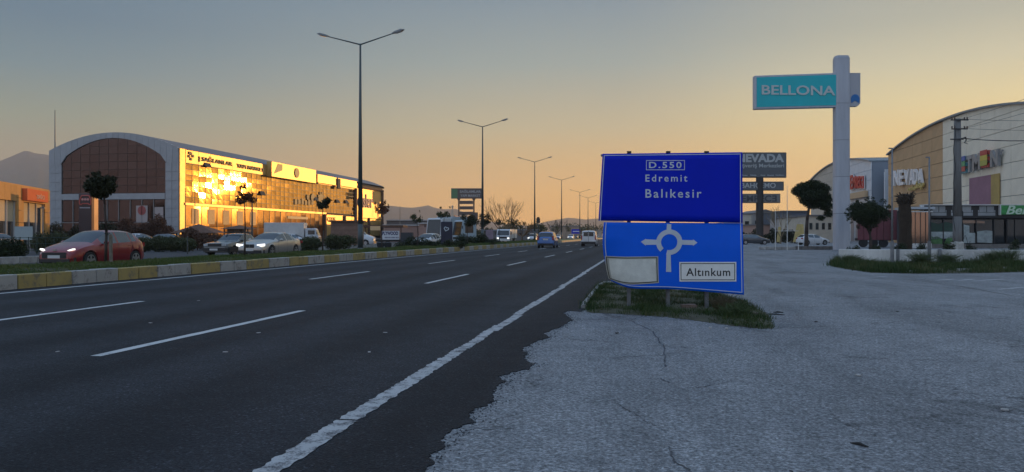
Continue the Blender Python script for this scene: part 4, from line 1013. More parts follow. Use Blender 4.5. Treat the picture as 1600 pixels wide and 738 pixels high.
# ------------------------------------------------------------------ street lamps on the median
M_POLE = mat('lamp_pole', (.07, .085, .085), .45, metal=.3, noise=.15, nscale=2)
M_LAMP = mat('lamp_head', (.22, .22, .22), .5)
LX = -17.2
def street_lamp(label, y, H, lean=0.0):
    t = thing('street_lamp', label, 'street lamp', (LX, y, .35), lean, 'double-armed street lamps along the median')
    h = H - .35
    b = MB(); b.path([(0, 0, 0), (0, 0, 1.6), (0, 0, h)], [.17, .15, .055], 12); b.build('pole', M_POLE, t, smooth=True)
    b = MB(); b.box((0, 0, .02), (.42, .42, .04)); b.tube((0, 0, .04), (0, 0, .12), .22, .18, 12); b.build('base_plate', M_GALV, t)
    for s in (-1, 1):
        e = Vector((s * 2.05, 0, h + .53)); b = MB(); b.path([(0, 0, h - .05), e], [.045, .03], 8); b.build('arm', M_POLE, t)
        b = MB(); dv = Vector((s, 0, .27)).normalized(); up = Vector((-s * .27, 0, 1)).normalized()
        for k, (a0_, a1_, w0, w1, t0, t1) in enumerate(((0, .22, .06, .13, .05, .08), (.22, .62, .13, .14, .08, .09), (.62, .8, .14, .05, .09, .03))):
            vs = []
            for a_, w_, t_ in ((a0_, w0, t0), (a1_, w1, t1)):
                c = e + dv * a_
                for q, r_ in ((-1, -.3), (1, -.3), (.8, 1), (-.8, 1)): vs.append(c + Vector((0, q * w_, 0)) + up * (r_ * t_))
            b.add(vs, [(0, 1, 2, 3), (7, 6, 5, 4), (0, 1, 5, 4), (1, 2, 6, 5), (2, 3, 7, 6), (3, 0, 4, 7)])
        hd = b.build('lamp_head', M_LAMP, t)
        b = MB(); c = e + dv * .42 - up * .035; vs = [c + dv * a_ + Vector((0, q, 0)) for a_, q in ((-.18, -.1), (.18, -.1), (.18, .1), (-.18, .1))]
        b.add(vs + [v - up * .03 for v in vs], [(0, 1, 2, 3), (7, 6, 5, 4), (0, 1, 5, 4), (1, 2, 6, 5), (2, 3, 7, 6), (3, 0, 4, 7)]); b.build('lens', mat('lamp_lens', (.4, .42, .42), .15), hd)
    return t
ordn = ['nearest and tallest', 'second nearest', 'third nearest', 'fourth nearest', 'fifth nearest', 'sixth nearest', 'seventh nearest']
for k, px in enumerate((563, 754, 835.5, 877.5, 906, 920, 932.5)):
    yL = YX(LX, px) if k < 5 else 198 + 39 * (k - 4)
    street_lamp(ordn[k] + ' double armed street lamp on the grass median', yL, 13.05, 0.0)

# ------------------------------------------------------------------ vehicles
def carpaint(name, col, metal=.35): return mat(name, col, .32, metal=metal, coat=.8, noise=.05, nscale=1)
M_CGL = mat('car_glass', (.03, .035, .04), .04, spec=.9, metal=.25)
M_TYRE = mat('tyre_rubber', (.02, .02, .021), .85); M_RIM = mat('alloy_rim', (.38, .39, .40), .3, metal=.8); M_TRIM = mat('black_trim', (.02, .02, .022), .45)
M_HLON = mat('lit_headlamp', (.9, .9, .9), .2, emis=(1, .97, .88), es=1.3); M_HL = mat('headlamp_glass', (.45, .47, .48), .1, spec=.9)
M_TL = mat('tail_lamp', (.35, .02, .015), .2, spec=.8); M_PLATE = mat('number_plate', (.6, .6, .58), .4); M_CHR = mat('chrome', (.5, .5, .5), .15, metal=1.0)
def interp(pts, y): return float(np.interp(y, [p[0] for p in pts], [p[1] for p in pts]))
def smooth_pts(pts, n=3):
    for _ in range(1):
        out = [pts[0]]
        for k in range(len(pts) - 1):
            a, b2 = pts[k], pts[k + 1]; out += [(a[0] * .75 + b2[0] * .25, a[1] * .75 + b2[1] * .25), (a[0] * .25 + b2[0] * .75, a[1] * .25 + b2[1] * .75)]
        pts = out + [pts[-1]]
    return pts
def car(name, label, cat, loc, rz, paint, S, group=None, lit=False, detail=True, parts=True):
    t = thing(name, label, cat, loc, rz, group); L = S['L']; top, belt, wid = smooth_pts(S['top']), smooth_pts(S['belt']), smooth_pts(S['wid'])
    zb = S.get('zb', .2); wr = S.get('wr', .315); wy = S['wheels']; roofw = S.get('roofw', .70); ar = wr + .055
    br = [y for ab in S['side'] for y in ab] + list(S['ws']) + list(S['rg'])
    st = set(round(k * .14, 3) for k in range(int(L / .14) + 1)) | {round(b_, 3) for b_ in br} | {0.0, .03, .08, L - .08, L - .03, L}
    for y in wy: st |= {round(y + ar * math.cos(R(a)), 3) for a in range(0, 181, 15)} | {round(y - ar - .01, 3), round(y + ar + .01, 3)}
    st = sorted(s for s in st if 0 <= s <= L); st2 = [st[0]]
    for s in st[1:]:
        if s - st2[-1] > .008: st2.append(s)
    st = st2; NR = 8; V = []; idx = {}
    hb = S.get('bumper', (.50, .34))
    for i, y in enumerate(st):
        T = interp(top, y); B = min(interp(belt, y), T - .015); W_ = interp(wid, y)
        z0 = zb + .12 * max(0, 1 - y / .25) * .6 + .14 * max(0, 1 - (L - y) / .35)
        for q in wy:
            if abs(y - q) < ar: z0 = max(z0, wr + math.sqrt(ar * ar - (y - q) ** 2))
        c = max(0, min(1, (T - B) / .30)); flare = .012 if any(abs(y - q) < ar + .1 for q in wy) else 0
        r5 = W_ * (.84 * (1 - c) + roofw * c); z5 = T - (.02 + S.get('roofdrop', .055) * c) if c > .05 else B + (T - B) * .5
        rows = [(W_ * .93, z0), (W_ * .985 + flare, max(z0 + .01, zb + .10)), (W_ * 1.0 + flare, max(z0 + .02, zb + (B - zb) * .55)), (W_ * .985, max(z0 + .03, B - .09)), (W_ * .945, max(B, z0 + .04)),
                (min(r5, W_ * .94), max(z5, B + .005)), (min(r5, W_ * .94) * .72, max(T - .012 * c, B + .008)), (0, T + .004)]
        for j, (x, z) in enumerate(rows):
            for s in ((1, -1) if j < NR - 1 else (1,)):
                idx[i, j, s] = len(V); V.append((s * x, y - L / 2, z))
        idx[i, NR - 1, -1] = idx[i, NR - 1, 1]
    bins = {'body': [], 'windscreen': [], 'rear_window': []}
    for i in range(len(st) - 1):
        m_ = (st[i] + st[i + 1]) / 2
        for j in range(NR - 1):
            for s in (1, -1):
                f = (idx[i, j, s], idx[i + 1, j, s], idx[i + 1, j + 1, s], idx[i, j + 1, s])
                if f[2] == f[3]: f = f[:3]
                key = 'body'
                if j >= 5 and S['ws'][0] < m_ < S['ws'][1]: key = 'windscreen'
                if j >= 5 and S['rg'][0] < m_ < S['rg'][1]: key = 'rear_window'
                if j == 4:
                    for n_, (a, b2) in enumerate(S['side']):
                        if a < m_ < b2: key = 'side_window%d_%d' % (n_, s)
                bins.setdefault(key, []).append(f)
    for e in (0, len(st) - 1):
        ring = [idx[e, j, 1] for j in range(NR)] + [idx[e, j, -1] for j in range(NR - 2, -1, -1)]; bins['body'].append(tuple(ring))
    def sub(fs):
        ids = sorted({i for f in fs for i in f}); ren = {v: k for k, v in enumerate(ids)}; b = MB(); b.add([V[i] for i in ids], [tuple(ren[i] for i in f) for f in fs]); return b
    ob = sub(bins['body']).build('body', paint, t, smooth=True)
    md = ob.modifiers.new('edge', 'EDGE_SPLIT'); md.split_angle = R(38)
    for k, fs in bins.items():
        if k != 'body' and fs: sub(fs).build('side_window' if k.startswith('side') else k, S.get('glassm', M_CGL) if not k.startswith('side') else S.get('sidem', M_CGL), t, smooth=True)
    b = MB(); b.box((0, 0, zb + .14), (wid[len(wid) // 2][1] * 1.72, L * .94, .2)); b.box((0, .05 * L, zb + .45), (wid[len(wid) // 2][1] * 1.5, L * .45, .6)); b.build('underbody', M_TRIM, t)
    WM = max(p[1] for p in wid)
    for y in wy:
        for s in (1, -1):
            b = MB(); x = s * (WM - .10); b.tube((x - .1, y - L / 2, wr), (x + .1, y - L / 2, wr), wr, wr, 22); o = b.build('wheel', M_TYRE, t, smooth=False, bevel=.02)
            b = MB(); b.tube((x + s * .085, y - L / 2, wr), (x + s * .105, y - L / 2, wr), wr * .30 if detail else wr * .62, n=16)
            if detail:
                for k in range(5):
                    a = k * 1.2566 + .3; c = Vector((x + s * .1, y - L / 2 + math.cos(a) * wr * .36, wr + math.sin(a) * wr * .36)); d = Vector((0, math.cos(a), math.sin(a))); e = Vector((0, -math.sin(a), math.cos(a)))
                    o_, i_ = d * wr * .33, -d * wr * .26; vs = [c + o_ + e * .05, c + o_ - e * .05, c + i_ - e * .03, c + i_ + e * .03]; vx = Vector((s * .01, 0, 0))
                    b.add(vs + [v + vx for v in vs], [(0, 1, 2, 3), (4, 5, 6, 7), (0, 1, 5, 4), (1, 2, 6, 5), (2, 3, 7, 6), (3, 0, 4, 7)])
                n_ = 22
                ring = [(x + s * .104, y - L / 2 + math.cos(6.2832 * k / n_) * wr * r_, wr + math.sin(6.2832 * k / n_) * wr * r_) for k in range(n_) for r_ in (.72, .62)]
                b.add(ring, [(2 * k, 2 * k + 1, (2 * k + 3) % (2 * n_), (2 * k + 2) % (2 * n_)) for k in range(n_)])
            b.build('rim', M_RIM, o)
    ztop = interp(top, .2)
    def fr(x, z, w_, h_, nm, m, y=None, d=.05, rot=0.0):   # small plates seated in the front or rear face
        yy = (-L / 2 - .012 + d / 2 if y is None else y)
        b = MB(); vs = []
        for yy_ in (yy - d / 2, yy + d / 2):
            for sx_, sz_ in ((-1, -1), (1, -1), (1, 1), (-1, 1)): vs.append((x + sx_ * w_ / 2, yy_, z + sz_ * h_ / 2 + sx_ * rot * w_ / 2))
        b.add(vs, [(0, 1, 2, 3), (7, 6, 5, 4), (0, 1, 5, 4), (1, 2, 6, 5), (2, 3, 7, 6), (3, 0, 4, 7)]); return b.build(nm, m, t)
    for spec in S.get('front', []): fr(*spec[:4], spec[4], {'hl': M_HLON if lit else M_HL, 'trim': M_TRIM, 'plate': M_PLATE, 'chr': M_CHR}[spec[5]], y=(-L / 2 + spec[6]) if len(spec) > 6 else None, d=spec[7] if len(spec) > 7 else .05, rot=spec[8] if len(spec) > 8 else 0)
    for spec in S.get('back', []): fr(*spec[:4], spec[4], {'tl': M_TL, 'trim': M_TRIM, 'plate': M_PLATE, 'chr': M_CHR, 'gl': M_CGL, 'body': paint}[spec[5]], y=(L / 2 - spec[6]) if len(spec) > 6 else L / 2 - .01, d=spec[7] if len(spec) > 7 else .05)
    if parts:
        for s in (1, -1):
            mx = S['mirror']; zz = interp(belt, mx) + .06
            b = MB(); b.ball((s * (interp(wid, mx) + .06), mx - L / 2, zz), (.12, .06, .075), 10, 6); b.build('mirror', S.get('mirm', paint), t, smooth=True)
            for y in S.get('handles', []):
                b = MB(); b.box((s * (interp(wid, y) * .975 + .008), y - L / 2, interp(belt, y) - .14), (.03, .17, .03)); b.build('door_handle', S.get('handm', paint), t, bevel=.008)
            for y in S.get('seams', []):
                W_ = interp(wid, y); B = interp(belt, y); vs = []
                for z, f_ in ((zb + .12, .99), (zb + (B - zb) * .55, 1.003), (B - .09, .99), (B, .95)):
                    for dy in (-.007, .007): vs.append((s * (W_ * f_ + .004), y + dy - L / 2, z))
                b = MB(); b.add(vs, [(2 * k, 2 * k + 1, 2 * k + 3, 2 * k + 2) for k in range(3)]); b.build('door_seam', M_TRIM, t)
    return t
HATCH = dict(L=4.08, top=[(0, .60), (.06, .70), (.35, .84), (.95, .98), (1.05, 1.0), (1.55, 1.27), (1.95, 1.43), (2.5, 1.47), (3.2, 1.44), (3.55, 1.38), (3.85, 1.12), (4.0, .92), (4.08, .62)],
             belt=[(0, .56), (.4, .78), (1.0, .90), (2.2, .95), (3.2, 1.0), (3.7, 1.05), (3.95, .9), (4.08, .6)], wid=[(0, .60), (.12, .74), (.5, .84), (1.2, .87), (3.3, .875), (3.85, .82), (4.08, .70)],
             wheels=(.80, 3.33), wr=.315, ws=(1.05, 1.95), rg=(3.55, 3.9), side=[(1.45, 2.28), (2.36, 3.08), (3.14, 3.42)], mirror=1.55, handles=[2.12, 2.95], seams=[1.32, 2.32, 3.12], roofw=.70,
             front=[(-.53, .70, .30, .05, 'headlight', 'hl', .17, .14, -.30), (.53, .70, .30, .05, 'headlight', 'hl', .17, .14, .30), (0, .52, 1.0, .22, 'grille', 'trim', .035, .09), (0, .33, 1.25, .12, 'lower_intake', 'trim', .04, .09), (0, .47, .50, .11, 'number_plate', 'plate', -.01, .02), (0, .71, .16, .06, 'badge', 'chr', .04, .02)],
             back=[(-.62, .88, .28, .16, 'tail_light', 'tl', .12, .14), (.62, .88, .28, .16, 'tail_light', 'tl', .12, .14), (0, .45, .5, .11, 'number_plate', 'plate')])
SEDAN = dict(L=4.9, top=[(0, .62), (.05, .72), (.4, .86), (1.2, .99), (1.45, 1.02), (1.95, 1.26), (2.35, 1.40), (2.9, 1.465), (3.4, 1.42), (3.85, 1.25), (4.25, 1.08), (4.8, 1.04), (4.9, .7)],
             belt=[(0, .58), (.5, .80), (1.4, .92), (3.0, .97), (4.0, 1.0), (4.6, .98), (4.9, .66)], wid=[(0, .62), (.12, .78), (.6, .89), (1.4, .925), (3.8, .925), (4.6, .85), (4.9, .74)],
             wheels=(.88, 3.85), wr=.335, ws=(1.42, 2.35), rg=(3.55, 4.2), side=[(1.75, 2.68), (2.76, 3.5), (3.56, 3.8)], mirror=1.85, handles=[2.55, 3.45], seams=[1.6, 2.72, 3.62], roofw=.68,
             front=[(-.62, .70, .40, .13, 'headlight', 'hl', .15, .18, -.12), (.62, .70, .40, .13, 'headlight', 'hl', .15, .18, .12), (-.15, .66, .26, .19, 'kidney_grille', 'trim', .0, .05), (.15, .66, .26, .19, 'kidney_grille', 'trim', .0, .05), (0, .34, 1.4, .16, 'lower_intake', 'trim', .03, .08), (0, .44, .50, .11, 'number_plate', 'plate', -.01, .02)],
             back=[(-.68, .86, .34, .14, 'tail_light', 'tl', .1, .14), (.68, .86, .34, .14, 'tail_light', 'tl', .1, .14), (0, .55, .5, .11, 'number_plate', 'plate')])
BOXY = dict(L=4.3, top=[(0, .72), (.02, .80), (.3, .84), (1.1, .90), (1.3, .93), (1.75, 1.20), (2.05, 1.36), (2.7, 1.39), (3.1, 1.36), (3.5, 1.12), (3.75, .96), (4.25, .93), (4.3, .7)],
            belt=[(0, .70), (.5, .81), (1.3, .88), (3.2, .90), (4.0, .90), (4.3, .66)], wid=[(0, .72), (.1, .78), (.6, .81), (3.8, .81), (4.3, .76)],
            wheels=(.80, 3.25), wr=.30, ws=(1.3, 2.05), rg=(3.15, 3.6), side=[(1.55, 2.35), (2.43, 3.05)], mirror=1.5, handles=[2.2, 2.95], seams=[1.45, 2.39, 3.1], roofw=.76, roofdrop=.04,
            front=[(-.58, .68, .26, .16, 'headlight', 'hl', .0, .05), (.58, .68, .26, .16, 'headlight', 'hl', .0, .05), (0, .68, .86, .16, 'grille', 'trim', .01, .05), (0, .44, 1.6, .16, 'bumper', 'trim', -.04, .16), (0, .42, .5, .11, 'number_plate', 'plate', -.13, .02)],
            back=[(-.6, .75, .3, .16, 'tail_light', 'tl'), (.6, .75, .3, .16, 'tail_light', 'tl')])
MPV = dict(L=4.25, top=[(0, .66), (.05, .78), (.5, .95), (.85, 1.03), (1.3, 1.35), (1.75, 1.56), (2.3, 1.64), (3.6, 1.62), (3.95, 1.54), (4.15, 1.15), (4.22, 1.0), (4.25, .6)],
           belt=[(0, .6), (.5, .85), (1.2, .98), (3.6, 1.03), (4.1, 1.04), (4.25, .58)], wid=[(0, .62), (.12, .78), (.5, .85), (3.6, .87), (4.1, .84), (4.25, .80)],
           wheels=(.80, 3.45), wr=.32, ws=(.9, 1.75), rg=(3.92, 4.17), side=[(1.3, 2.2), (2.28, 3.1), (3.2, 3.75)], mirror=1.35, handles=[2.1, 3.0], seams=[1.2, 2.24, 3.15], roofw=.80, roofdrop=.07,
           front=[(-.6, .75, .36, .16, 'headlight', 'hl', .12, .18), (.6, .75, .36, .16, 'headlight', 'hl', .12, .18), (0, .5, 1.2, .25, 'grille', 'trim', .03, .06), (0, .45, .5, .11, 'number_plate', 'plate', -.01, .02)],
           back=[(-.76, 1.0, .14, .42, 'tail_light', 'tl', .04, .14), (.76, 1.0, .14, .42, 'tail_light', 'tl', .04, .14), (0, .84, .5, .12, 'number_plate', 'plate', -.01, .03), (0, .38, 1.5, .16, 'bumper_insert', 'trim', .0, .06), (0, .94, .7, .04, 'trim_strip', 'chr', -.0, .03)])
VAN = dict(L=4.2, top=[(0, .7), (.05, .82), (.45, .98), (.8, 1.06), (1.2, 1.45), (1.55, 1.74), (2.0, 1.82), (3.9, 1.82), (4.12, 1.78), (4.18, 1.2), (4.2, .6)],
           belt=[(0, .62), (.5, .88), (1.2, 1.08), (3.9, 1.10), (4.15, 1.10), (4.2, .58)], wid=[(0, .64), (.12, .78), (.5, .86), (3.9, .87), (4.12, .86), (4.2, .84)],
           wheels=(.80, 3.4), wr=.32, ws=(.85, 1.55), rg=(4.13, 4.14), side=[(1.15, 1.95)], mirror=1.25, handles=[1.9], seams=[1.1, 2.0, 2.95], roofw=.86, roofdrop=.09,
           front=[(-.6, .78, .36, .2, 'headlight', 'hl', .12, .18), (.6, .78, .36, .2, 'headlight', 'hl', .12, .18), (0, .5, 1.2, .3, 'grille', 'trim', .02, .06)],
           back=[(-.31, 1.40, .50, .48, 'rear_window', 'gl', .015, .06), (.31, 1.40, .50, .48, 'rear_window', 'gl', .015, .06), (0, 1.05, .03, 1.4, 'door_split', 'trim', .01, .05), (-.78, 1.0, .12, .5, 'tail_light', 'tl', .01, .07), (.78, 1.0, .12, .5, 'tail_light', 'tl', .01, .07), (0, .42, 1.62, .26, 'bumper', 'trim', -.04, .14), (.3, .74, .45, .11, 'number_plate', 'plate', -.01, .03)])
M_CRED = carpaint('paint_red', (.22, .006, .010), .15); M_CSIL = carpaint('paint_champagne', (.42, .39, .35), .5); M_CBLU = carpaint('paint_blue', (.03, .12, .36), .3)
M_CWHT = carpaint('paint_white', (.62, .62, .62), 0); M_CGRY = carpaint('paint_dark_grey', (.06, .062, .07), .3); M_CORG = carpaint('paint_orange', (.7, .25, .05), .2)
M_SIDE = mat('car_side_glass', (.12, .14, .15), .05, spec=.9, metal=.6)
HATCH['sidem'] = SEDAN['sidem'] = BOXY['sidem'] = M_SIDE
def near_lane(px): return YX(-21.0, px)
car('hatchback', 'red hatchback with lit headlights passing the round median tree', 'car', (-21.2, YX(-21.2, 147) , -.002), 0.0, M_CRED, HATCH, lit=True)
car('sedan_car', 'champagne silver sedan with lit headlights overtaking the boxy dark car', 'car', (-21.6, YX(-21.6, 423), -.002), 0.0, M_CSIL, SEDAN, lit=True)
BX = dict(BOXY); BX['mirm'] = M_TRIM
bx = car('boxy_sedan', 'old boxy sedan, pale over black, beside the champagne sedan', 'car', (-24.9, YX(-24.9, 366), -.002), 0.0, carpaint('paint_old_white', (.15, .15, .14), 0), BX)
b = MB()
for s in (1, -1): b.box((s * .81, 0, .42), (.03, 4.0, .3))
b.box((0, -2.17, .62), (1.5, .03, .02)); b.build('dark_lower_panel', M_TRIM, bx)
b = MB()
for x in (-.5, .5): b.box((x, .3, 1.44), (.04, 1.1, .04))
for y in (-.15, .8): b.box((0, y, 1.47), (1.2, .05, .03))
b.build('roof_rack', M_TRIM, bx)
dB = 77.0; pB = P(856.5, dB)
car('family_car', 'blue people carrier driving away on the middle lane', 'car', (pB.x, pB.y, 0), math.pi, M_CBLU, MPV)
pV = P(921.5, 88)
car('panel_van', 'small white van with twin rear windows driving away, far right lane', 'van', (pV.x, pV.y, 0), math.pi, M_CWHT, VAN)
# parked and far vehicles
pc = P(222, 74); car('parked_car', 'white parked hatchback facing right behind the red hatchback, by the brown hedge', 'car', (pc.x, pc.y, -.02), R(205 - 90 - 20), M_CWHT, HATCH, detail=False)
pc = P(268, 84); car('parked_car', 'dusky dark parked car at the golden corner of the mirrored hall', 'car', (pc.x, pc.y, -.02), R(100), M_CGRY, HATCH, detail=False)
pc = P(-2, 60); car('parked_car', 'orange tinted car nose at the left edge in front of the showroom', 'car', (pc.x, pc.y, -.02), R(75), M_CORG, HATCH, detail=False)
pc = P(467, 96); car('parked_car', 'white parked car in front of the box van', 'car', (pc.x - .5, pc.y, -.02), R(100), M_CWHT, HATCH, detail=False)
pc = P(1270, 100); car('parked_car', 'small white car parked behind the umbrella pine', 'car', (pc.x, pc.y, -.02), R(110), M_CWHT, HATCH, detail=False)
pc = P(1178, 104); car('parked_car', 'dark car parked beside the foot of the stacked name-board pylon', 'car', (pc.x, pc.y, -.02), R(95), M_CGRY, HATCH, detail=False)
pc = P(668, 72); car('parked_car', 'white car parked under the white truck cab', 'car', (pc.x, pc.y, -.02), R(-12), M_CWHT, HATCH, detail=False)
MINI = dict(VAN); MINI['L'] = 5.2
for k in ('top', 'belt', 'wid'): MINI[k] = [(a * 5.2 / 4.2, z * (1.28 if k == 'top' else 1.12 if k == 'belt' else 1.1)) for a, z in VAN[k]]
MINI['wheels'] = (.95, 4.2); MINI['ws'] = (1.0, 1.9); MINI['rg'] = (5.1, 5.11); MINI['side'] = [(1.4, 2.4)]; MINI['mirror'] = 1.5; MINI['seams'] = [1.35, 2.5, 3.8]; MINI['handles'] = []
MINI['back'] = []; MINI['wr'] = .36
pc = P(553, 92); car('high_van', 'white high-roof van nosing out right from behind the nearest lamp pole', 'van', (pc.x, pc.y, -.02), R(97), M_CWHT, MINI, detail=False)
def truck(label, px, depth, rz, cabm, boxm, L=6.5, H=2.9, cabH=2.4, W_=2.2, lit=False, name='box_truck', cat='truck', box_=True, cabL=1.7):
    p = P(px, depth); t = thing(name, label, cat, (p.x, p.y, -.02), rz)
    b = MB(); pr = [(0, .45), (0, 1.15), (.12, 1.25), (.42, cabH - .12), (.6, cabH), (cabL, cabH), (cabL, .45)]
    b.prism(pr, 'x', -W_ * .46, W_ * .46); b.build('cab', cabm, t, bevel=.05)
    b = MB(); a, c = Vector((0, .12, 1.28)), Vector((0, .40, cabH - .22)); o_ = Vector((0, -.035, .015))
    b.add([a + o_ + Vector((-W_ * .41, 0, 0)), a + o_ + Vector((W_ * .41, 0, 0)), c + o_ + Vector((W_ * .38, 0, 0)), c + o_ + Vector((-W_ * .38, 0, 0))], [(0, 1, 2, 3)]); b.build('windscreen', M_CGL, t)
    for s in (1, -1):
        box('side_window', t, M_CGL, (s * W_ * .463, cabL * .55, (1.3 + cabH) / 2 - .1), (.02, cabL * .5, (cabH - 1.3) * .6))
        box('headlight', t, M_HLON if lit else M_HL, (s * W_ * .36, -.02, .85), (.26, .06, .17)); box('mirror', t, M_TRIM, (s * (W_ * .46 + .18), .2, cabH * .72), (.12, .08, .35))
    box('grille', t, M_TRIM, (0, -.015, .95), (W_ * .5, .05, .25)); box('bumper', t, M_WHITE2, (0, -.04, .55), (W_ * .92, .16, .25)); box('number_plate', t, M_PLATE, (0, -.13, .55), (.5, .02, .11))
    if box_: box('cargo_box', t, boxm, (0, cabL + .1 + (L - cabL) / 2, (H + .85) / 2), (W_, L - cabL - .1, H - .85), bevel=.03)
    box('chassis', t, M_TRIM, (0, L / 2, .62), (W_ * .5, L * .94, .2))
    for y in (.75, L - 1.3):
        for s in (1, -1):
            b = MB(); b.tube((s * W_ * .34, y, .42), (s * W_ * .46, y, .42), .42, n=18); o = b.build('wheel', M_TYRE, t); b = MB(); b.tube((s * W_ * .46, y, .42), (s * (W_ * .46 + .02), y, .42), .22, n=12); b.build('rim', M_RIM, o)
    return t
M_TRW = mat('truck_white', (.55, .57, .58), .4, noise=.06); M_TBLUE = mat('truck_pale_blue', (.36, .44, .48), .4, noise=.08)
truck('white box van with a grey end parked before the golden facade', 500, 98, R(105), M_TRW, M_WHITE2, 6.8, 2.9, 2.2)
truck('tall pale truck cab beside the dark heart-logo totem', 676, 92, R(-22), M_TRW, M_TBLUE, 5.5, 3.6, 3.4, 2.5, cabL=2.3)
truck('pale blue tractor truck seen behind the heart-logo totem', 712, 90, R(-48), M_TBLUE, M_TBLUE, 4.6, 2.6, 3.1, 2.5, cabL=2.2, box_=False)
truck('white light truck with lit headlights coming head-on beside the far median trees', 786, 113, R(0), M_TRW, M_WHITE2, 6.0, 2.2, 2.2, 2.2, lit=True)
for k, (px, d, l) in enumerate(((833, 118, 'pale oncoming car with lit headlights beyond the light truck'), (872, 150, 'white oncoming car with lit headlights right of the blue people carrier'), (892, 178, 'distant oncoming car, left of the pair of headlights by the small blue sign'), (900, 190, 'distant oncoming car, right of the pair of headlights by the small blue sign'))):
    XX = -21.5 - 3.0 * (k % 2); yy = YX(XX, px); car('oncoming_car', l, 'car', (XX, yy, 0), 0, M_CWHT if k != 3 else M_CGRY, HATCH if k % 2 else MPV, 'oncoming cars far down the highway', lit=True, detail=False, parts=False)
# red curtain-side trailer with dark tractor on the right
p = P(1352, 80); tr = thing('articulated_truck', 'dark tractor truck with a faded maroon curtain trailer between pine and palm stump', 'truck', (p.x, p.y, -.02), R(9.9 - 25))
M_MAR = mat('maroon_curtain', (.15, .04, .05), .65, noise=.15, nscale=1.5)
for k in range(6): box('curtain_panel', tr, M_MAR, (.55 + .62 * k - 1, 0, 2.35), (.58, 2.2, 3.1), bevel=.02)
box('trailer_frame', tr, M_TRIM, (.8, 0, .85), (3.6, 1.9, .25)); box('trailer_core', tr, M_MAR, (.95, .1, 2.4), (3.2, 2.0, 3.0))
for k in range(3):
    b = MB(); b.tube((-.2 + .95 * k, -1.05, .48), (-.2 + .95 * k, -.8, .48), .46, n=18); b.build('wheel', M_TYRE, tr)
M_TGR = mat('tractor_dark', (.035, .05, .055), .4, noise=.1)
b = MB(); b.prism([(3.0, .6), (4.55, .6), (4.55, 1.6), (4.35, 3.2), (4.1, 3.65), (3.0, 3.85)], 'y', -1.1, 1.1); b.build('tractor_cab', M_TGR, tr, bevel=.06)
box('side_window', tr, M_CGL, (3.95, -1.12, 2.5), (.7, .03, .7)); box('wind_deflector', tr, M_TBLUE, (3.4, -.6, 3.9), (.7, .9, .35), bevel=.05)
b = MB(); b.tube((4.0, -1.12, .5), (4.0, -.8, .5), .48, n=18); b.build('wheel', M_TYRE, tr)
# flatbed with plywood board
p = P(612, 74); pw = thing('flatbed_trailer', 'dark flatbed trailer carrying a white plywood advert board beyond the hedge', 'trailer', (p.x, p.y, -.02), YAW)
box('bed', pw, M_TRIM, (.3, .4, .78), (3.6, 1.8, .2)); box('bed_rail', pw, M_GALV, (.0, -.6, .95), (3.0, .06, .06)); box('bed_rail', pw, M_GALV, (.0, -.6, .60), (2.6, .06, .06))
box('advert_board', pw, mat('board_white', (.62, .63, .64), .5), (-.02, -.75, 1.28), (1.75, .05, .85))
lettering('PLYWOOD', pw, mat('letters_navy', (.02, .02, .10), .5), plane_map((-.02, -.78, 1.47), (1, 0, 0), (0, 0, 1), (0, -1, 0)), .4, bold=.02, width=1.55, height=.36)
for k in range(10): box('print_mark', pw, mat('letters_navy', (.02, .02, .10), .5), (-.5 + .13 * k + .03 * (k // 4), -.78, 1.06), (.07, .01, .13))
box('headboard', pw, M_DARKW, (1.55, -.3, 1.1), (1.1, 1.2, .9)); 
for x in (-1.0, -.3, 1.6):
    b = MB(); b.tube((x, -.6, .36), (x, -.35, .36), .36, n=16); b.build('wheel', M_TYRE, pw)

# ------------------------------------------------------------------ pylon signs
PD = 64.0; pp = P(1314.5, PD)
py = thing('pylon_sign', 'tall grey steel pylon with a turquoise name board near its top', 'pylon sign', pp, YAW)
pw_ = 23 / F * PD; HT = Z(88, PD)
M_PYL = mat('pylon_sheet', (.43, .445, .48), .4, noise=.14, nscale=1.6, streak=True)
hs = [0, 3.1, 6.2, 9.3, 12.4, HT - .25]
for k in range(5):
    b = MB(); n = 16; pr = []
    for q in range(n): a = 2 * math.pi * q / n; c_, s_ = math.cos(a), math.sin(a); pr.append((math.copysign(abs(c_) ** .45, c_) * pw_ / 2, math.copysign(abs(s_) ** .45, s_) * .45))
    b.prism(pr, 'z', hs[k] + .012, hs[k + 1] - .012); b.build('column_sheet', M_PYL, py)
b = MB(); b.prism([(x * .97, y * .97) for x, y in pr], 'z', 0, HT - .3); b.build('column_core', M_TRIM, py)
b = MB(); b.add([(x, y, HT - .25) for x, y in pr] + [(x * .85, y * .85, HT) for x, y in pr], [tuple(range(16, 32))] + [(k, (k + 1) % 16, 16 + (k + 1) % 16, 16 + k) for k in range(16)]); b.build('cap', M_PYL, py)
def pl(px, py_): return ((px - 1314.5) / F * PD, Z(py_, PD))
x0, z1 = pl(1177.5, 117); x1, z0 = pl(1303.5, 171.5)
b = MB(); b.add([(x0, -.3, pl(0, 119.5)[1]), (x0, -.3, z0), (x1 + .3, -.3, pl(0, 168.5)[1]), (x1 + .3, -.3, pl(0, 115)[1]), (x0, .3, pl(0, 119.5)[1]), (x0, .3, z0), (x1 + .3, .3, pl(0, 168.5)[1]), (x1 + .3, .3, pl(0, 115)[1])],
                 [(0, 1, 2, 3), (7, 6, 5, 4), (0, 1, 5, 4), (1, 2, 6, 5), (2, 3, 7, 6), (3, 0, 4, 7)]); b.build('sign_case', M_PYL, py, bevel=.04)
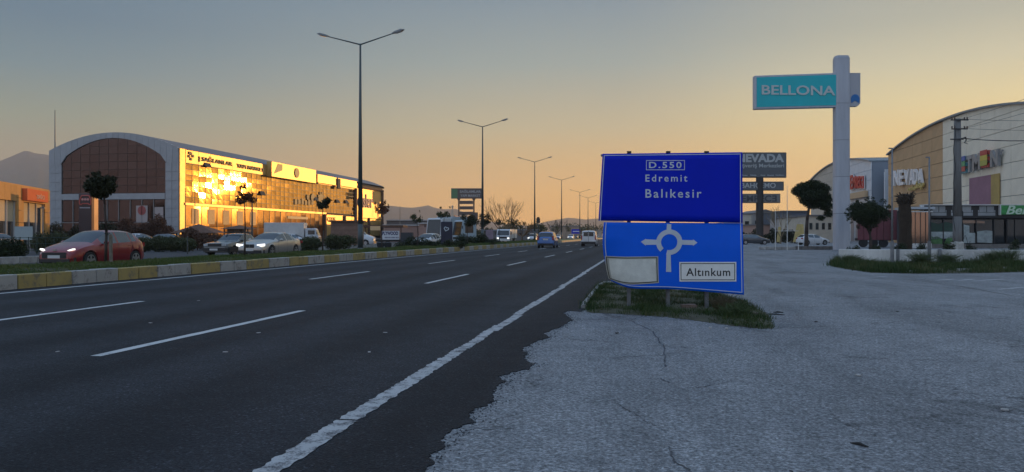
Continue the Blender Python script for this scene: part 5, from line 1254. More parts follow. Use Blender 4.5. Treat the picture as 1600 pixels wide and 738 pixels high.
b = MB(); e = .16; b.add([(x0 + e, -.325, pl(0, 119.5)[1] - e), (x0 + e, -.325, z0 + e), (x1 + .2, -.325, pl(0, 168.5)[1] + e), (x1 + .2, -.325, pl(0, 115)[1] - e)], [(0, 1, 2, 3)]); b.build('sign_face', mat('turquoise', (.0, .48, .52), .4, noise=.06, nscale=.8), py)
xa, za = pl(1188, 143); xb, _ = pl(1302, 143)
lettering('BELLONA', py, mat('letters_pale', (.55, .60, .58), .5), plane_map(((xa + xb) / 2, -.34, pl(0, 142.5)[1]), (1, 0, -.012), (0, 0, 1), (0, -1, 0)), 1.2, bold=.022, width=xb - xa, height=15 / F * PD, depth=.05)
x2, _ = pl(1326, 0); x3, z3 = pl(1342.5, 115)
_, z4 = pl(0, 167)
b = MB(); b.prism([(x2 - .2, z3), (x3, z3), (x3, z4 + .25), (x3 - .25, z4), (x2 - .2, z4)], 'y', -.22, .22); b.build('side_board', mat('side_grey', (.42, .42, .44), .5), py)
b = MB(); b.prism([((x2 + x3) / 2 + .37 * math.cos(R(a)), pl(0, 156)[1] + .42 * math.sin(R(a))) for a in range(-10, 191, 20)] + [((x2 + x3) / 2 - .3, pl(0, 162)[1]), ((x2 + x3) / 2, pl(0, 158)[1]), ((x2 + x3) / 2 + .3, pl(0, 162)[1])], 'y', -.25, -.222); b.build('blue_emblem', mat('emblem_blue', (.02, .16, .42), .5), py)

ND = 114.0; np_ = P(1187, ND)
ny = thing('name_board_pylon', 'dark steel pylon stacking three grey shop name boards, behind the blue road sign', 'pylon sign', np_, YAW)
k_ = ND / F
def nb(x0, x1, y0, y1, nm='name_board', m=None):
    box(nm, ny, m or M_NB, (((x0 + x1) / 2 - 1187) * k_, 0, Z((y0 + y1) / 2, ND)), ((x1 - x0) * k_, .5, (y1 - y0) * k_), bevel=.04)
M_NB = mat('board_slate', (.10, .11, .12), .5, noise=.08); M_NB2 = mat('board_rim', (.035, .03, .03), .6); M_NL = mat('letters_grey', (.45, .46, .45), .5)
for x0, x1, y0, y1 in ((1144, 1228, 238.5, 278), (1148, 1224, 284, 298), (1150, 1218.5, 303, 317.5)):
    nb(x0, x1, y0, y1, 'board_case', M_NB2)
    box('name_board', ny, M_NB if y0 < 300 else mat('board_taupe', (.20, .19, .18), .5), (((x0 + x1) / 2 - 1187) * k_, -.26, Z((y0 + y1) / 2, ND)), ((x1 - x0 - 1.6) * k_, .04, (y1 - y0 - 1.6) * k_))
b = MB(); b.tube((0, .0, 0), (0, 0, Z(278, ND)), .55, .55, 10); b.build('column', M_NB2, ny)
b = MB(); b.tube((0, 0, 0), (0, 0, .45), .95, .8, 14); b.tube((0, 0, .45), (0, 0, 1.0), .8, .56, 14); b.build('footing', M_NB2, ny)
def nl(s, xc, yc, w_, h_, m=M_NL, bold=.02, mir=False, sh_=0): lettering(s, ny, m, plane_map(((xc - 1187) * k_, -.285, Z(yc, ND)), (1, 0, 0), (0, 0, 1), (0, -1, 0)), 1.2, bold=bold, width=w_ * k_, height=h_ * k_, mirror=mir, depth=.03)
nl('NEVADA', 1187, 247.5, 74, 13, bold=.05); nl('Alışveriş Merkezleri', 1186, 260, 76, 7.5, bold=.02)
nl('Konut', 1163, 274.3, 8, 2.6); nl('Galatip', 1176, 274.3, 10, 2.8); nl('Akçay', 1191, 274.3, 8, 2.8); nl('Altınoluk', 1203, 274.3, 11, 2.6); nl('Küçükkuyu', 1217.5, 274.3, 13, 2.8)
nl('BAHÇEMO', 1184, 291, 54, 10, bold=.02); nl('EMREC', 1181, 310.5, 46, 10, mat('letters_ink', (.06, .06, .07), .5), bold=.03); nl('E', 1209, 310.5, 7, 10, mat('letters_ink', (.06, .06, .07), .5), bold=.03, mir=True)

SGD = 200.0; sp0 = P(729, SGD); k2 = SGD / F
sg = thing('market_pylon', 'brown market sign on two legs with stacked boards, beyond the trucks on the left', 'pylon sign', sp0, YAW)
M_BRS = mat('board_brown', (.12, .09, .08), .6)
def sgb(x0, x1, y0, y1, nm, m, y=0.0, d=.6): box(nm, sg, m, (((x0 + x1) / 2 - 729) * k2, y, Z((y0 + y1) / 2, SGD)), ((x1 - x0) * k2, d, (y1 - y0) * k2))
sgb(705, 754, 294.5, 310.5, 'name_board', M_BRS); sgb(705.5, 715, 295.3, 310, 'green_panel', mat('board_green', (.10, .22, .10), .6), -.31, .05)
lettering('SAĞLAMLAR', sg, M_NL, plane_map(((735) - 729) * k2 * Vector((1, 0, 0)) + Vector((0, -.32, Z(299, SGD))), (1, 0, 0), (0, 0, 1), (0, -1, 0)), 1.2, bold=.03, width=33 * k2, height=5 * k2, depth=.04)
lettering('YAPI MARKET', sg, M_NL, plane_map(((735) - 729) * k2 * Vector((1, 0, 0)) + Vector((0, -.32, Z(306, SGD))), (1, 0, 0), (0, 0, 1), (0, -1, 0)), 1.2, bold=.02, width=31 * k2, height=4 * k2, depth=.04)
for x in (717, 740.5):
    b = MB(); b.tube(((x - 729) * k2, 0, 0), ((x - 729) * k2, 0, Z(312, SGD)), .22, n=8); b.tube(((x - 729) * k2, 0, Z(313.5, SGD)), ((x - 729) * k2, 0, Z(310.5, SGD)), .22, .5, n=8); b.build('leg', M_BRS, sg)
for y0, y1 in ((314, 319), (322.5, 327.5), (331, 336), (340, 344)): sgb(718.5, 739, y0, y1, 'small_board', M_BRS, 0, .4)
box('side_board', sg, M_BRS, (11.5 / 1 * k2 * 1.15, .1, Z(338, SGD)), (9 * k2, .3, 12 * k2))

# dark totem with a heart outline, on the median side
HD = 66.0; hp = P(698, HD); kh = HD / F
ht = thing('heart_totem', 'dark blue advert totem with a white heart outline, in front of the truck cabs', 'advert totem', hp, YAW)
box('case', ht, mat('totem_navy', (.012, .018, .045), .3), (0, 0, Z(364, HD)), (18 * kh, .3, 35 * kh), bevel=.05); box('foot', ht, M_DARKW, (0, 0, .3), (14 * kh, .25, .6))
b = MB(); pts = []
for k in range(33):
    t = 2 * math.pi * k / 32; x = 16 * math.sin(t) ** 3; y = 13 * math.cos(t) - 5 * math.cos(2 * t) - 2 * math.cos(3 * t) - math.cos(4 * t); pts.append(((x * .21) * kh + (y * .07) * kh - .02, -.17, Z(358, HD) + y * .21 * kh - x * .06 * kh))
for a, c in zip(pts[:-1], pts[1:]): b.tube(a, c, .035, n=5)
b.build('heart_outline', mat('outline_white', (.6, .66, .7), .5), ht)

# dealer totem on the left
TD = 82.0; tp = P(136.5, TD); kt = TD / F
tt = thing('dealer_totem', 'dark dealership totem with a red car outline and one edge coloured orange as sunlit', 'advert totem', tp, YAW)
box('case', tt, mat('totem_slate', (.06, .055, .065), .4), (-1.2 * kt, 0, Z(339, TD)), (20 * kt, .6, 73 * kt), bevel=.03)
box('side_edge', tt, mat('totem_sunlit', (.8, .32, .10), .4), (12 * kt, -.02, Z(333, TD)), (4 * kt, .9, 64 * kt), bevel=.06)  # low sun on this edge is put into its orange colour
b = MB(); M_TRED = mat('totem_red', (.55, .12, .10), .5)
def ol(pts, r=.05):
    for a, c in zip(pts, pts[1:] + pts[:1]): b.tube(((a[0] - 136.5) * kt, -.34, Z(a[1], TD)), ((c[0] - 136.5) * kt, -.34, Z(c[1], TD)), r, n=5)
ol([(130.5, 306), (141.5, 306), (144, 311), (145, 315), (144.5, 320), (141.5, 320), (141, 318.5), (131, 318.5), (130.5, 320), (127.5, 320), (127, 315), (128, 311)], .06)
b.build('car_outline', M_TRED, tt)
for x in (131.8, 136, 140.2):
    b = MB(); b.tube(((x - 136.5) * kt, -.33, Z(312, TD)), ((x - 136.5) * kt, -.38, Z(312, TD)), .13, n=10); b.build('disc', mat('totem_pink', (.6, .3, .28), .5), tt)
for k in range(9): box('print_mark', tt, M_SWH, (-.6 + .125 * k, -.31, Z(325, TD)), (.085, .02, .10))

# small far signs
sD = 230.0; bsn = thing('far_direction_sign', 'small blue direction sign far down the highway', 'road sign', P(900, sD), YAW)
box('panel', bsn, M_BLUE, (0, 0, Z(361.8, sD)), (14 * sD / F, .1, 7 * sD / F))
box('print_line', bsn, M_SWH, (0, -.06, Z(361.8, sD)), (10 * sD / F, .02, .35))
for x in (-.9, .9):
    b = MB(); b.tube((x, .1, 0), (x, .1, 1.4), .08, n=6); b.build('post', M_GALV, bsn)
pk_ = thing('pink_board', 'faded pink advert board beside the second lamp pole', 'advert board', P(765, 95), YAW); box('panel', pk_, mat('board_pink', (.30, .22, .26), .6, noise=.25, nscale=1), (0, 0, 1.35), (11 * 95 / F, .1, 1.2)); box('foot', pk_, M_DARKW, (0, .03, .35), (.8, .1, .75))
cm = thing('signal_box', 'dark box head on a post, right of the third lamp pole', 'traffic camera', P(841, 120), YAW)
b = MB(); b.tube((0, 0, 0), (0, 0, Z(347, 120)), .07, n=6); b.build('post', M_POLE, cm); box('camera_box', cm, M_TRIM, (0, 0, Z(345, 120)), (.6, .4, .75), bevel=.04); box('hood', cm, M_TRIM, (0, 0, Z(340.5, 120)), (.4, .3, .22))
wb = thing('white_board', 'pale blank board on the verge at the far left', 'board', P(37, 58), YAW); box('panel', wb, mat('board_pale', (.36, .42, .42), .5), (0, 0, Z(364.5, 58)), (28 * 58 / F, .06, 21 * 58 / F))
for x in (-.5, .5): box('leg', wb, M_GALV, (x, .03, .35), (.05, .05, .72))
ts = thing('slim_totem', 'slim dark metal post with a small camera, right of the showroom windows', 'post', P(62, 62), YAW); box('shaft', ts, M_TRIM, (0, 0, Z(325, 62) / 2), (.28, .2, Z(325, 62))); box('camera_arm', ts, M_GALV, (.22, 0, Z(325, 62)), (.4, .08, .1))

# ------------------------------------------------------------------ utility pole, wires, posts, wall on the right
UD = 50.0; up_ = P(1496, UD)
ut = thing('utility_pole', 'old tapered concrete utility pole with cross bars and trailing cables', 'utility pole', up_, YAW)
UH = Z(186, UD); b = MB(); b.path([(-.02, 0, 0), (0, 0, 2.5), (0, 0, UH)], [.29, .26, .20], 10); b.build('shaft', mat('pole_concrete', (.17, .165, .155), .9, noise=.25, nscale=4, bump=.5, streak=True), ut, smooth=True)
box('base_paint', ut, mat('old_whitewash', (.45, .44, .40), .8, noise=.3, nscale=6), (-.02, 0, .45), (.62, .62, .8), bevel=.1)
for py_, w_ in ((188.5, 1.15), (202.5, 1.05), (218.5, .6)):
    z = Z(py_, UD); b = MB(); b.box((-.18 if w_ < 1 else 0, -.24, z), (w_ if w_ > 1 else .85, .06, .07)); b.build('cross_bar', M_TRIM, ut)
    if w_ > 1:
        for x in (-.5, -.32, .32, .5):
            b = MB(); b.tube((x, -.24, z + .03), (x, -.24, z + .12), .035, .045, 8); b.ball((x, -.24, z + .15), (.05, .05, .05), 8, 5); b.build('insulator', mat('insulator', (.08, .05, .04), .3), ut)
b = MB(); b.path([(.2, -.26, Z(217, UD)), (.38, -.28, Z(215.5, UD)), (.42, -.26, Z(220, UD)), (.30, -.26, Z(224, UD)), (.55, -.26, Z(226, UD))], [.035, .035, .03, .02, .015], 6); b.build('cable_clamp', M_BLACK, ut)
b = MB(); zt_ = Z(196, UD); pts = [(-.27 + .06 * math.sin(k * .9) - (.07 if 14 < k < 19 else 0), -.12, zt_ - (zt_ - .9) * k / 24) for k in range(25)]; b.path(pts, [.022] * 25, 5); b.build('cable', M_BLACK, ut)
b = MB(); pts = [(.27 + .03 * math.sin(k * 1.3), -.1, Z(330, UD) - (Z(330, UD) - .8) * k / 12) for k in range(13)]; b.path(pts, [.04] * 13, 6); b.build('cable', M_BLACK, ut)
b = MB(); pts = [(.30 + .45 * k / 10, -.15, .95 + .3 * math.sin(k * .6)) for k in range(11)]; b.path(pts, [.015] * 11, 5); b.build('cable', M_BLACK, ut)
def wire(label, a, c, sag, r=.012):
    b = MB(); pts = []
    for k in range(13): t = k / 12; q = a.lerp(c, t); q.z -= sag * 4 * t * (1 - t); pts.append(q)
    b.path(pts, [r] * 13, 5); o = b.build('overhead_wire', M_BLACK); tag(o, label, 'wire', 'wires strung from the utility pole')
def wp(px, py_, d): p = P(px, d); p.z = Z(py_, d); return p
for k, (pya, pyb, l, r_) in enumerate(((186, 187, 'topmost thin wire running right from the utility pole', .011), (200.5, 203, 'second thin wire running right from the utility pole', .011), (216, 208, 'thick black cable running right from the utility pole', .028))):
    wire(l, wp(1500, pya, UD), wp(1760, pyb - 3, 44), .15 if k < 2 else .35, r_)
wire('wire crossing upper right corner above the cream panels', wp(1500, 187, UD), wp(1700, 118, 30), .1, .010)
wire('lower slanting wire in front of the cream panels', wp(1500, 202, UD), wp(1700, 146, 30), .1, .010)
# thin posts by the wall
def slim_post(label, px, pt, d, hook=True, r=.045):
    t = thing('slim_pole', label, 'pole', P(px, d), YAW, 'slim poles by the white wall'); h = Z(pt, d)
    b = MB(); b.path([(0, 0, 0), (0, 0, h)], [r, r * .7], 8); b.build('shaft', M_GALV, t, smooth=True)
    if hook: box('top_fitting', t, M_GALV, (-.07, 0, h), (.16, .05, .05))
    b = MB(); b.tube((0, 0, 0), (0, 0, 1.0), r * 1.7, n=8); b.build('sleeve', M_GALV, t)
slim_post('taller slim grey pole left of the palm stump, before the wall', 1394, 232, 32.5); slim_post('shorter slim grey pole between palm stump and utility pole', 1452, 246, 32.5)
# low whitewashed wall in slabs
WD = 33.5; wa, wb_ = P(1312, 34.6), P(1760, 32.4); dw = (wb_ - wa).normalized(); WL = (wb_ - wa).length; rzw = math.atan2(dw.y, dw.x)
wt = thing('boundary_wall', 'low whitewashed concrete wall with weeds at its foot, on the right', 'wall', wa, rzw)
x = 0; ws = [2.45, 1.65, 3.0, 2.7, 2.6, 2.5]; 
for k, L in enumerate(ws):
    o = box('wall_slab', wt, M_CONCW, (x + L / 2, .12, .29), (L - .015, .22, .64), bevel=.015); o.rotation_euler = (R(rng.uniform(-.6, .6)), 0, R(rng.uniform(-.3, .3))); x += L
for x_ in (2.46, 4.2): box('wall_post', wt, M_GALV, (x_, -.03, .3), (.12, .1, .66))
# weeds at its foot
wpoly = [tuple(G(x, y)[:2]) for x, y in ((1296, 415), (1310, 407), (1345, 409), (1420, 412), (1600, 413), (1700, 414), (1700, 426), (1600, 425), (1520, 427), (1430, 427.5), (1360, 426), (1320, 420))]
b = MB(); b.add([(x, y, .0) for x, y in wpoly] + [(x, y, -.05) for x, y in wpoly], [tuple(range(12))] + [(k, (k + 1) % 12, (k + 1) % 12 + 12, k + 12) for k in range(12)]); o = b.build('verge_soil', M_SOIL); o['kind'] = 'structure'
pts = scatter(wpoly, 70000); pts = pts + nrg.normal(0, .10, pts.shape); dn = np.sin(pts[:, 0] * 2.3) + np.sin(pts[:, 0] * .9 + 1) + nrg.normal(0, .8, len(pts)); k = dn > -.8; pts = pts[k]; dn = dn[k]
o = blades('wall_weeds', pts, -.01, np.clip(.17 + .08 * dn, .05, .45), .009, M_GRASS2, .8); o['kind'] = 'stuff'; tag(o, 'rank green weeds along the foot of the white wall', 'weeds')
for k, (px, l) in enumerate(((1574, 'largest spiky weed clump at the white wall foot'), (1548, 'spiky weed clump left of the largest one at the wall'), (1480, 'low twiggy weed under the utility pole'), (1330, 'twiggy weed at the left end of the white wall'), (1440, 'twiggy weed by the shorter slim pole'))):
    twig_bush('tall_weed', l, P(px, 31.8, 0), 160, (.75, .6, .45, .45, .5)[k], (.9, .7, .8, .6, .9)[k], M_TWIG2, .008)
for x, y, w_, l in ((1423, 426, .30, 'grey plastic litter at the wall weeds, leftmost'), (1500, 423.5, .16, 'white litter lump under the utility pole weeds'), (1508, 423.5, .22, 'grey stone lump in the wall weeds'), (1518, 422.5, .18, 'small white lump right of the grey stone lump'), (1570, 420.5, .25, 'white foam lump in the weeds near the right edge')):
    rock('litter_lump', l, G(x, y), (w_, .12, .08), M_LITTER if 'white' in l else mat('litter_grey', (.35, .35, .34), .7), 'litter')
# dark low stone kerb before the pylon and small shrubs
sk = thing('stone_kerb', 'low dark stone planter kerb running to the foot of the tall pylon', 'planter', P(1244, 66), YAW)
xw = -58 * 66 / F; k = 0
while xw < 58 * 66 / F:
    L = rng.uniform(.5, .8); box('kerb_stone', sk, M_CONC if xw < -.6 else M_STONE, (xw + L / 2, rng.uniform(-.02, .02), .14), (L - .03, .35, .34 if xw > -.6 else .26), bevel=.03); xw += L

# ------------------------------------------------------------------ trees and shrubs
def leaf_mat(name, c0, c1, c2):
    m, nt, bs = nodes(name); N, L = nt.nodes, nt.links; g = N.new('ShaderNodeNewGeometry')
    n = noise_node(N, L, g.outputs['Position'], 2.0, 3); n2 = noise_node(N, L, g.outputs['Position'], 23, 2)
    r = ramp(N, L, mathn(N, L, 'ADD', mathn(N, L, 'MULTIPLY', n, .5), mathn(N, L, 'MULTIPLY', n2, .5)), [(.35, c0), (.5, c1), (.66, c2)])
    L.new(r.outputs[0], bs.inputs['Base Color']); bs.inputs['Roughness'].default_value = .6; bs.inputs['Specular IOR Level'].default_value = .2; MATS[name] = m; return m
M_LPINE = leaf_mat('pine_needles', (.010, .018, .008), (.022, .034, .012), (.045, .060, .018))
M_LDK = leaf_mat('dark_leaves', (.02, .025, .012), (.035, .04, .018), (.05, .05, .025))
M_LRED = leaf_mat('reddish_leaves', (.09, .03, .02), (.14, .055, .03), (.18, .09, .04))
M_LOLV = leaf_mat('olive_leaves', (.035, .045, .018), (.06, .07, .028), (.09, .09, .04))
M_LBRN = leaf_mat('brown_hedge_leaves', (.06, .03, .02), (.11, .055, .035), (.15, .09, .05))
M_BARK = mat('bark', (.06, .045, .035), .9, noise=.3, nscale=6, bump=.6)
def leaves(name, clumps, n, size, m, parent):
    """clumps: (x, y, z, rx, ry, rz) ellipsoids filled with small folded leaves, denser near the skin"""
    c = np.array(clumps); vol = (c[:, 3] * c[:, 4] * c[:, 5]) ** .8; which = nrg.choice(len(c), n, p=vol / vol.sum())
    d = nrg.normal(size=(n, 3)); d /= np.linalg.norm(d, axis=1)[:, None]; rad = nrg.random(n) ** .42
    ctr = c[which, :3] + d * rad[:, None] * c[which, 3:] * nrg.uniform(.9, 1.12, n)[:, None]
    a = nrg.normal(size=(n, 3)); a /= np.linalg.norm(a, axis=1)[:, None]; b2 = np.cross(a, nrg.normal(size=(n, 3))); b2 /= np.linalg.norm(b2, axis=1)[:, None] + 1e-9
    s = size * nrg.uniform(.5, 1.4, n)[:, None]; V = np.stack([ctr - a * s, ctr + b2 * s * .45, ctr + a * s, ctr - b2 * s * .45], 1).reshape(-1, 3)
    return np_mesh(name, V, np.arange(n * 4).reshape(-1, 4), m, parent)
def tree(name, label, loc, trunk, clumps, n, size, lm, cat='tree', group=None, limbs=True, r0=.08):
    t = thing(name, label, cat, loc, 0, group); b = MB(); rs_ = [r0 * (1 - .6 * k / (len(trunk) - 1)) for k in range(len(trunk))]; b.path([Vector(p) for p in trunk], rs_, 8)
    if limbs:
        top = Vector(trunk[-1])
        for c in clumps[:9]: e = Vector(c[:3]); b.path([top - Vector((0, 0, .1)), top.lerp(e, .5) + Vector((0, 0, -.05)), e], [rs_[-1] * .8, rs_[-1] * .5, rs_[-1] * .2], 5)
    b.build('trunk', M_BARK, t, smooth=True); leaves('crown', clumps, n, size, lm, t); return t
def ball_clumps(c, r, n, sub_, flat=1.0):
    out = []
    for _ in range(n):
        d = Vector((rng.gauss(0, 1), rng.gauss(0, 1), rng.gauss(0, 1))).normalized() * rng.uniform(.35, .85); q = rng.uniform(.75, 1.25) * sub_
        out.append((c[0] + d.x * r[0], c[1] + d.y * r[1], c[2] + d.z * r[2], r[0] * q, r[1] * q, r[2] * q * flat))
    return out
def fringe(c, r, n, s):
    out = []
    for _ in range(n):
        d = Vector((rng.gauss(0, 1), rng.gauss(0, 1), rng.gauss(0, 1))).normalized() * rng.uniform(.98, 1.18); q = s * rng.uniform(.5, 1.3); out.append((c[0] + d.x * r[0], c[1] + d.y * r[1], c[2] + d.z * r[2], q, q, q))
    return out
def on_median(px): y = YX(LX, px); return Vector((LX, y, .36)), depth_of(LX, y)
# round dense tree beside the red car
o_, d = on_median(165); rr = 21 / F * d; zc = Z(289, d) - .36
t = tree('median_tree', 'small round dense dark tree with a staked trunk, nearest on the median', o_, [(0, 0, 0), (.03, 0, 1.0), (-.03, 0, 1.9), (-.1, 0, zc - .1)], ball_clumps((-.17, 0, zc), (rr * .92, rr * .92, rr * .78), 18, .5) + fringe((-.17, 0, zc), (rr, rr, rr * .85), 40, .07), 13000, .04, M_LDK, group='young trees on the median', r0=.05)
b = MB(); b.tube((.16, .05, -.02), (.14, .05, .92), .055, n=8); b.build('stake', mat('stake_wood', (.20, .17, .13), .9, noise=.3, nscale=9), t)
leaves('shoot', [(-.02, 0, 1.2, .09, .09, .07), (.05, 0, .95, .06, .06, .05)], 160, .03, M_LDK, t)
specs = [(381, 309, 11, 9, 'reddish young tree with a sparse crown in front of the golden glare', M_LRED, 900), (503.5, 320, 9.5, 8, 'young median tree whose dark crown overlaps the golden facade left of the nearest lamp', M_LDK, 1100),
         (597, 328, 8.5, 8, 'young median tree at the end of the mirrored hall, right of the nearest lamp', M_LRED, 900), (651, 341, 8, 6, 'thin young median tree before the truck cab', M_LOLV, 600), (694, 335, 8, 6, 'young median tree right behind the heart-logo totem', M_LOLV, 700),
         (731, 345, 11, 10, 'fuller dark median tree under the market sign', M_LDK, 2000), (757.5, 345, 9, 9, 'dark median tree just right of the second lamp pole', M_LDK, 1500), (781, 349, 6, 4, 'flat-crowned small median tree above the light truck', M_LDK, 500),
         (804, 350, 6, 5, 'first of two small ragged trees left of the third lamp', M_LDK, 450), (817, 352, 5, 5, 'second of two small ragged trees left of the third lamp', M_LDK, 400), (846, 357, 6, 6, 'olive tree right of the third lamp pole', M_LOLV, 700),
         (868, 357, 6, 7, 'round olive tree just left of the fourth lamp pole', M_LOLV, 700), (885, 358, 5.5, 6.5, 'round olive tree just right of the fourth lamp pole', M_LOLV, 600)]
for px, pyc, rp, rpz, l, lm, n in specs:
    o_, d = on_median(px + (1 if px < 400 else 0)); r_ = 1.35 * rp / F * d; rz_ = 1.45 * rpz / F * d; zc = Z(pyc, d) - .36; ln = rng.uniform(-.12, .12)
    cl = ball_clumps((0, 0, zc), (r_, r_, rz_), 9, .38)
    if n < 1000: cl += [(rng.uniform(-1, 1) * r_, rng.uniform(-1, 1) * r_ * .5, zc + rng.uniform(-.2, 1.25) * rz_, r_ * .16, r_ * .16, rz_ * .3) for _ in range(7)]
    tree('median_tree', l, o_, [(ln * .2, 0, 0), (ln, 0, zc * .45), (0, 0, zc - rz_ * .3)], cl, n, .05 + r_ * .03, lm, group='young trees on the median', r0=.045)
# umbrella pine and topiary pine on the right
D = 68.0; o_ = P(1260, D); q = lambda px, py_: ((px - 1260) / F * D, 0, Z(py_, D))
def rotq(p): return (p[0] * ca, p[0] * sa + p[1], p[2])
cl = [];
for px, py_, rx, rz_ in ((1258, 294, 17, 9), (1270, 290, 16, 8), (1282, 296, 15, 9), (1245, 299, 10, 7), (1266, 305, 22, 9), (1285, 308, 14, 9), (1274, 318, 18, 8), (1290, 322, 12, 7), (1262, 313, 13, 7), (1295, 333, 8, 6), (1284, 341, 7, 4), (1292, 312, 10, 9)):
    a = rotq(q(px, py_)); cl.append((a[0], a[1] + rng.uniform(-.5, .5), a[2], rx / F * D * .95, rx / F * D * .9, rz_ / F * D * 1.05))
tree('umbrella_pine', 'large spreading umbrella pine between the name-board pylon and the tall pylon', o_, [rotq(q(1260, 388)), rotq(q(1260, 365)), rotq(q(1261, 345)), rotq(q(1264, 325)), rotq(q(1268, 312))], cl, 26000, .075, M_LPINE, r0=.2)
D = 60.0; o_ = P(1358, D); cl = ball_clumps((0, 0, Z(334, D)), (30 / F * D, 30 / F * D, 21 / F * D), 34, .40) + fringe((0, 0, Z(334, D)), (31 / F * D, 31 / F * D, 22 / F * D), 70, .14)
tree('topiary_pine', 'clipped round dark pine on a forked trunk right of the tall pylon', o_, [(0.1, 0, 0), (.12, 0, .9), (.05, 0, 1.4)], cl, 32000, .06, M_LPINE, r0=.15)
for px, py_ in ((1340, 352), (1376, 352)): pass
# palm stump
D = 49.0; o_ = P(1414, D); pt = thing('palm_stump', 'dead palm trunk with a frayed dark top, beside the white wall', 'tree', o_, YAW)
M_PALM = mat('palm_trunk', (.055, .04, .028), .95, noise=.3, nscale=5, bump=1.0)
h = Z(312, D); b = MB(); nr = 30
for k in range(nr):
    z0, z1 = h * k / nr, h * (k + 1) / nr; r_ = .40 + .02 * math.sin(k * .4) - .03 * k / nr
    b.tube((.03 * math.sin(k * .15), 0, z0), (.03 * math.sin(k * .15), 0, z1 + .02), r_ * .94, r_ * 1.07, 12)
b.build('trunk', M_PALM, pt)
b = MB(); rr_ = random.Random(3)
for k in range(150):
    a = rr_.uniform(0, 6.28); z = rr_.uniform(h - .25, h + .35); r_ = rr_.uniform(.35, .68); b.tube((math.cos(a) * .25, math.sin(a) * .25, z - .15), (math.cos(a) * r_, math.sin(a) * r_, z + rr_.uniform(-.15, .2)), .05, .02, 4)
b.ball((0, 0, h + .1), (.42, .42, .3), 12, 7); b.build('frayed_top', M_PALM, pt)
def bush(name, label, loc, rx, ry, rz_, n, size, lm, cat='bush', cl=8, group=None):
    t = thing(name, label, cat, loc, YAW, group); c = ball_clumps((0, 0, rz_ * .55), (rx * .7, ry * .7, rz_ * .5), cl, .55)
    b = MB(); 
    for q_ in c[:6]: b.tube((0, 0, -.05), q_[:3], .03, .01, 4)
    b.build('stems', M_BARK, t); leaves('foliage', c, n, size, lm, t); return t
for k, (px, l) in enumerate(((1334, 'leftmost little dark shrub behind the white wall'), (1369, 'second little dark shrub behind the white wall'), (1407, 'little dark shrub at the palm stump foot'), (1441, 'little dark shrub right of the palm stump'), (1484, 'little dark shrub left of the utility pole'), (1518, 'little dark shrub right of the utility pole'), (1585, 'little dark shrub under the green shop sign'))):
    bush('low_shrub', l, P(px, 44), .5, .45, .95 if k in (4, 6) else .72, 900, .045, M_LPINE, group='low shrubs behind the white wall')
# hedges and bushes on the left side
def hedge(label, px0, px1, depth, h, n, size, lm, thick=1.6, wob_=.3, name='hedge'):
    a, c = P(px0, depth), P(px1, depth if not hasattr(depth, '__len__') else depth); t = thing(name, label, 'hedge', (a + c) / 2, 0); L = (c - a).length; m_ = (a + c) / 2; cl = []
    k = max(4, int(L / .9))
    for i in range(k): p = a.lerp(c, (i + .5) / k) - m_; hh = h * (1 + rng.uniform(-wob_, wob_)); cl.append((p.x, p.y + rng.uniform(-.2, .2), hh * .5, L / k * .8, thick * .5, hh * .5))
    b = MB()
    for q_ in cl: b.tube((q_[0], q_[1], -.05), (q_[0], q_[1], q_[2]), .04, .02, 4)
    b.build('stems', M_BARK, t); leaves('foliage', cl, n, size, lm, t)
hedge('tall rusty brown hedge in front of the arched end wall', 180, 268, 92, 3.0, 16000, .13, M_LBRN, 2.4)
hedge('dark tangled hedge at the foot of the arched end wall, behind the red hatchback', 80, 178, 88, 2.3, 12000, .12, M_LDK, 2.4)
hedge('clipped brown green hedge by the white parked hatchback', 216, 300, 58, 1.15, 14000, .07, M_LOLV, 1.6, .1)
hedge('brown scrub under the golden facade corner', 268, 345, 64, 1.5, 8000, .09, M_LBRN, 2.0)
hedge('dark green hedge at the far left edge behind the kerb', -40, 33, 36, 1.05, 12000, .055, M_LPINE, 1.6, .2)
hedge('brownish hedge behind the fence by the red hatchback', 60, 135, 52, 1.2, 9000, .07, M_LOLV, 1.5, .35)
for px0, px1, h, l in ((462, 508, 1.0, 'left of two dark mounded shrubs right of the champagne sedan'), (504, 556, 1.3, 'right of two dark mounded shrubs before the brown container')):
    p = P((px0 + px1) / 2, 62); bush('mounded_shrub', l, p, (px1 - px0) / 2 / F * 62 * 1.15, 1.1, h, 9000, .07, M_LOLV, cl=22)
hedge('low brown scrub along the verge in front of the white trucks', 620, 700, 68, .9, 5000, .07, M_LPINE, 1.2, .4)
hedge('dark low bushes at the foot of the market sign', 700, 760, 80, 1.1, 5000, .08, M_LPINE, 1.2, .4)
for k, (px, rr_, l) in enumerate(((676, 0.65, 'dark small bush on the median left of the heart totem'), (700, .8, 'dark bush at the foot of the heart totem'), (722, .7, 'dark bush on the median right of the heart totem'), (771, .8, 'wide low bush beside the oncoming light truck'))):
    bush('median_bush', l, P(px, 60 if k < 3 else 74, .3), rr_ * 1.2, .5, .6, 900, .05, M_LPINE)
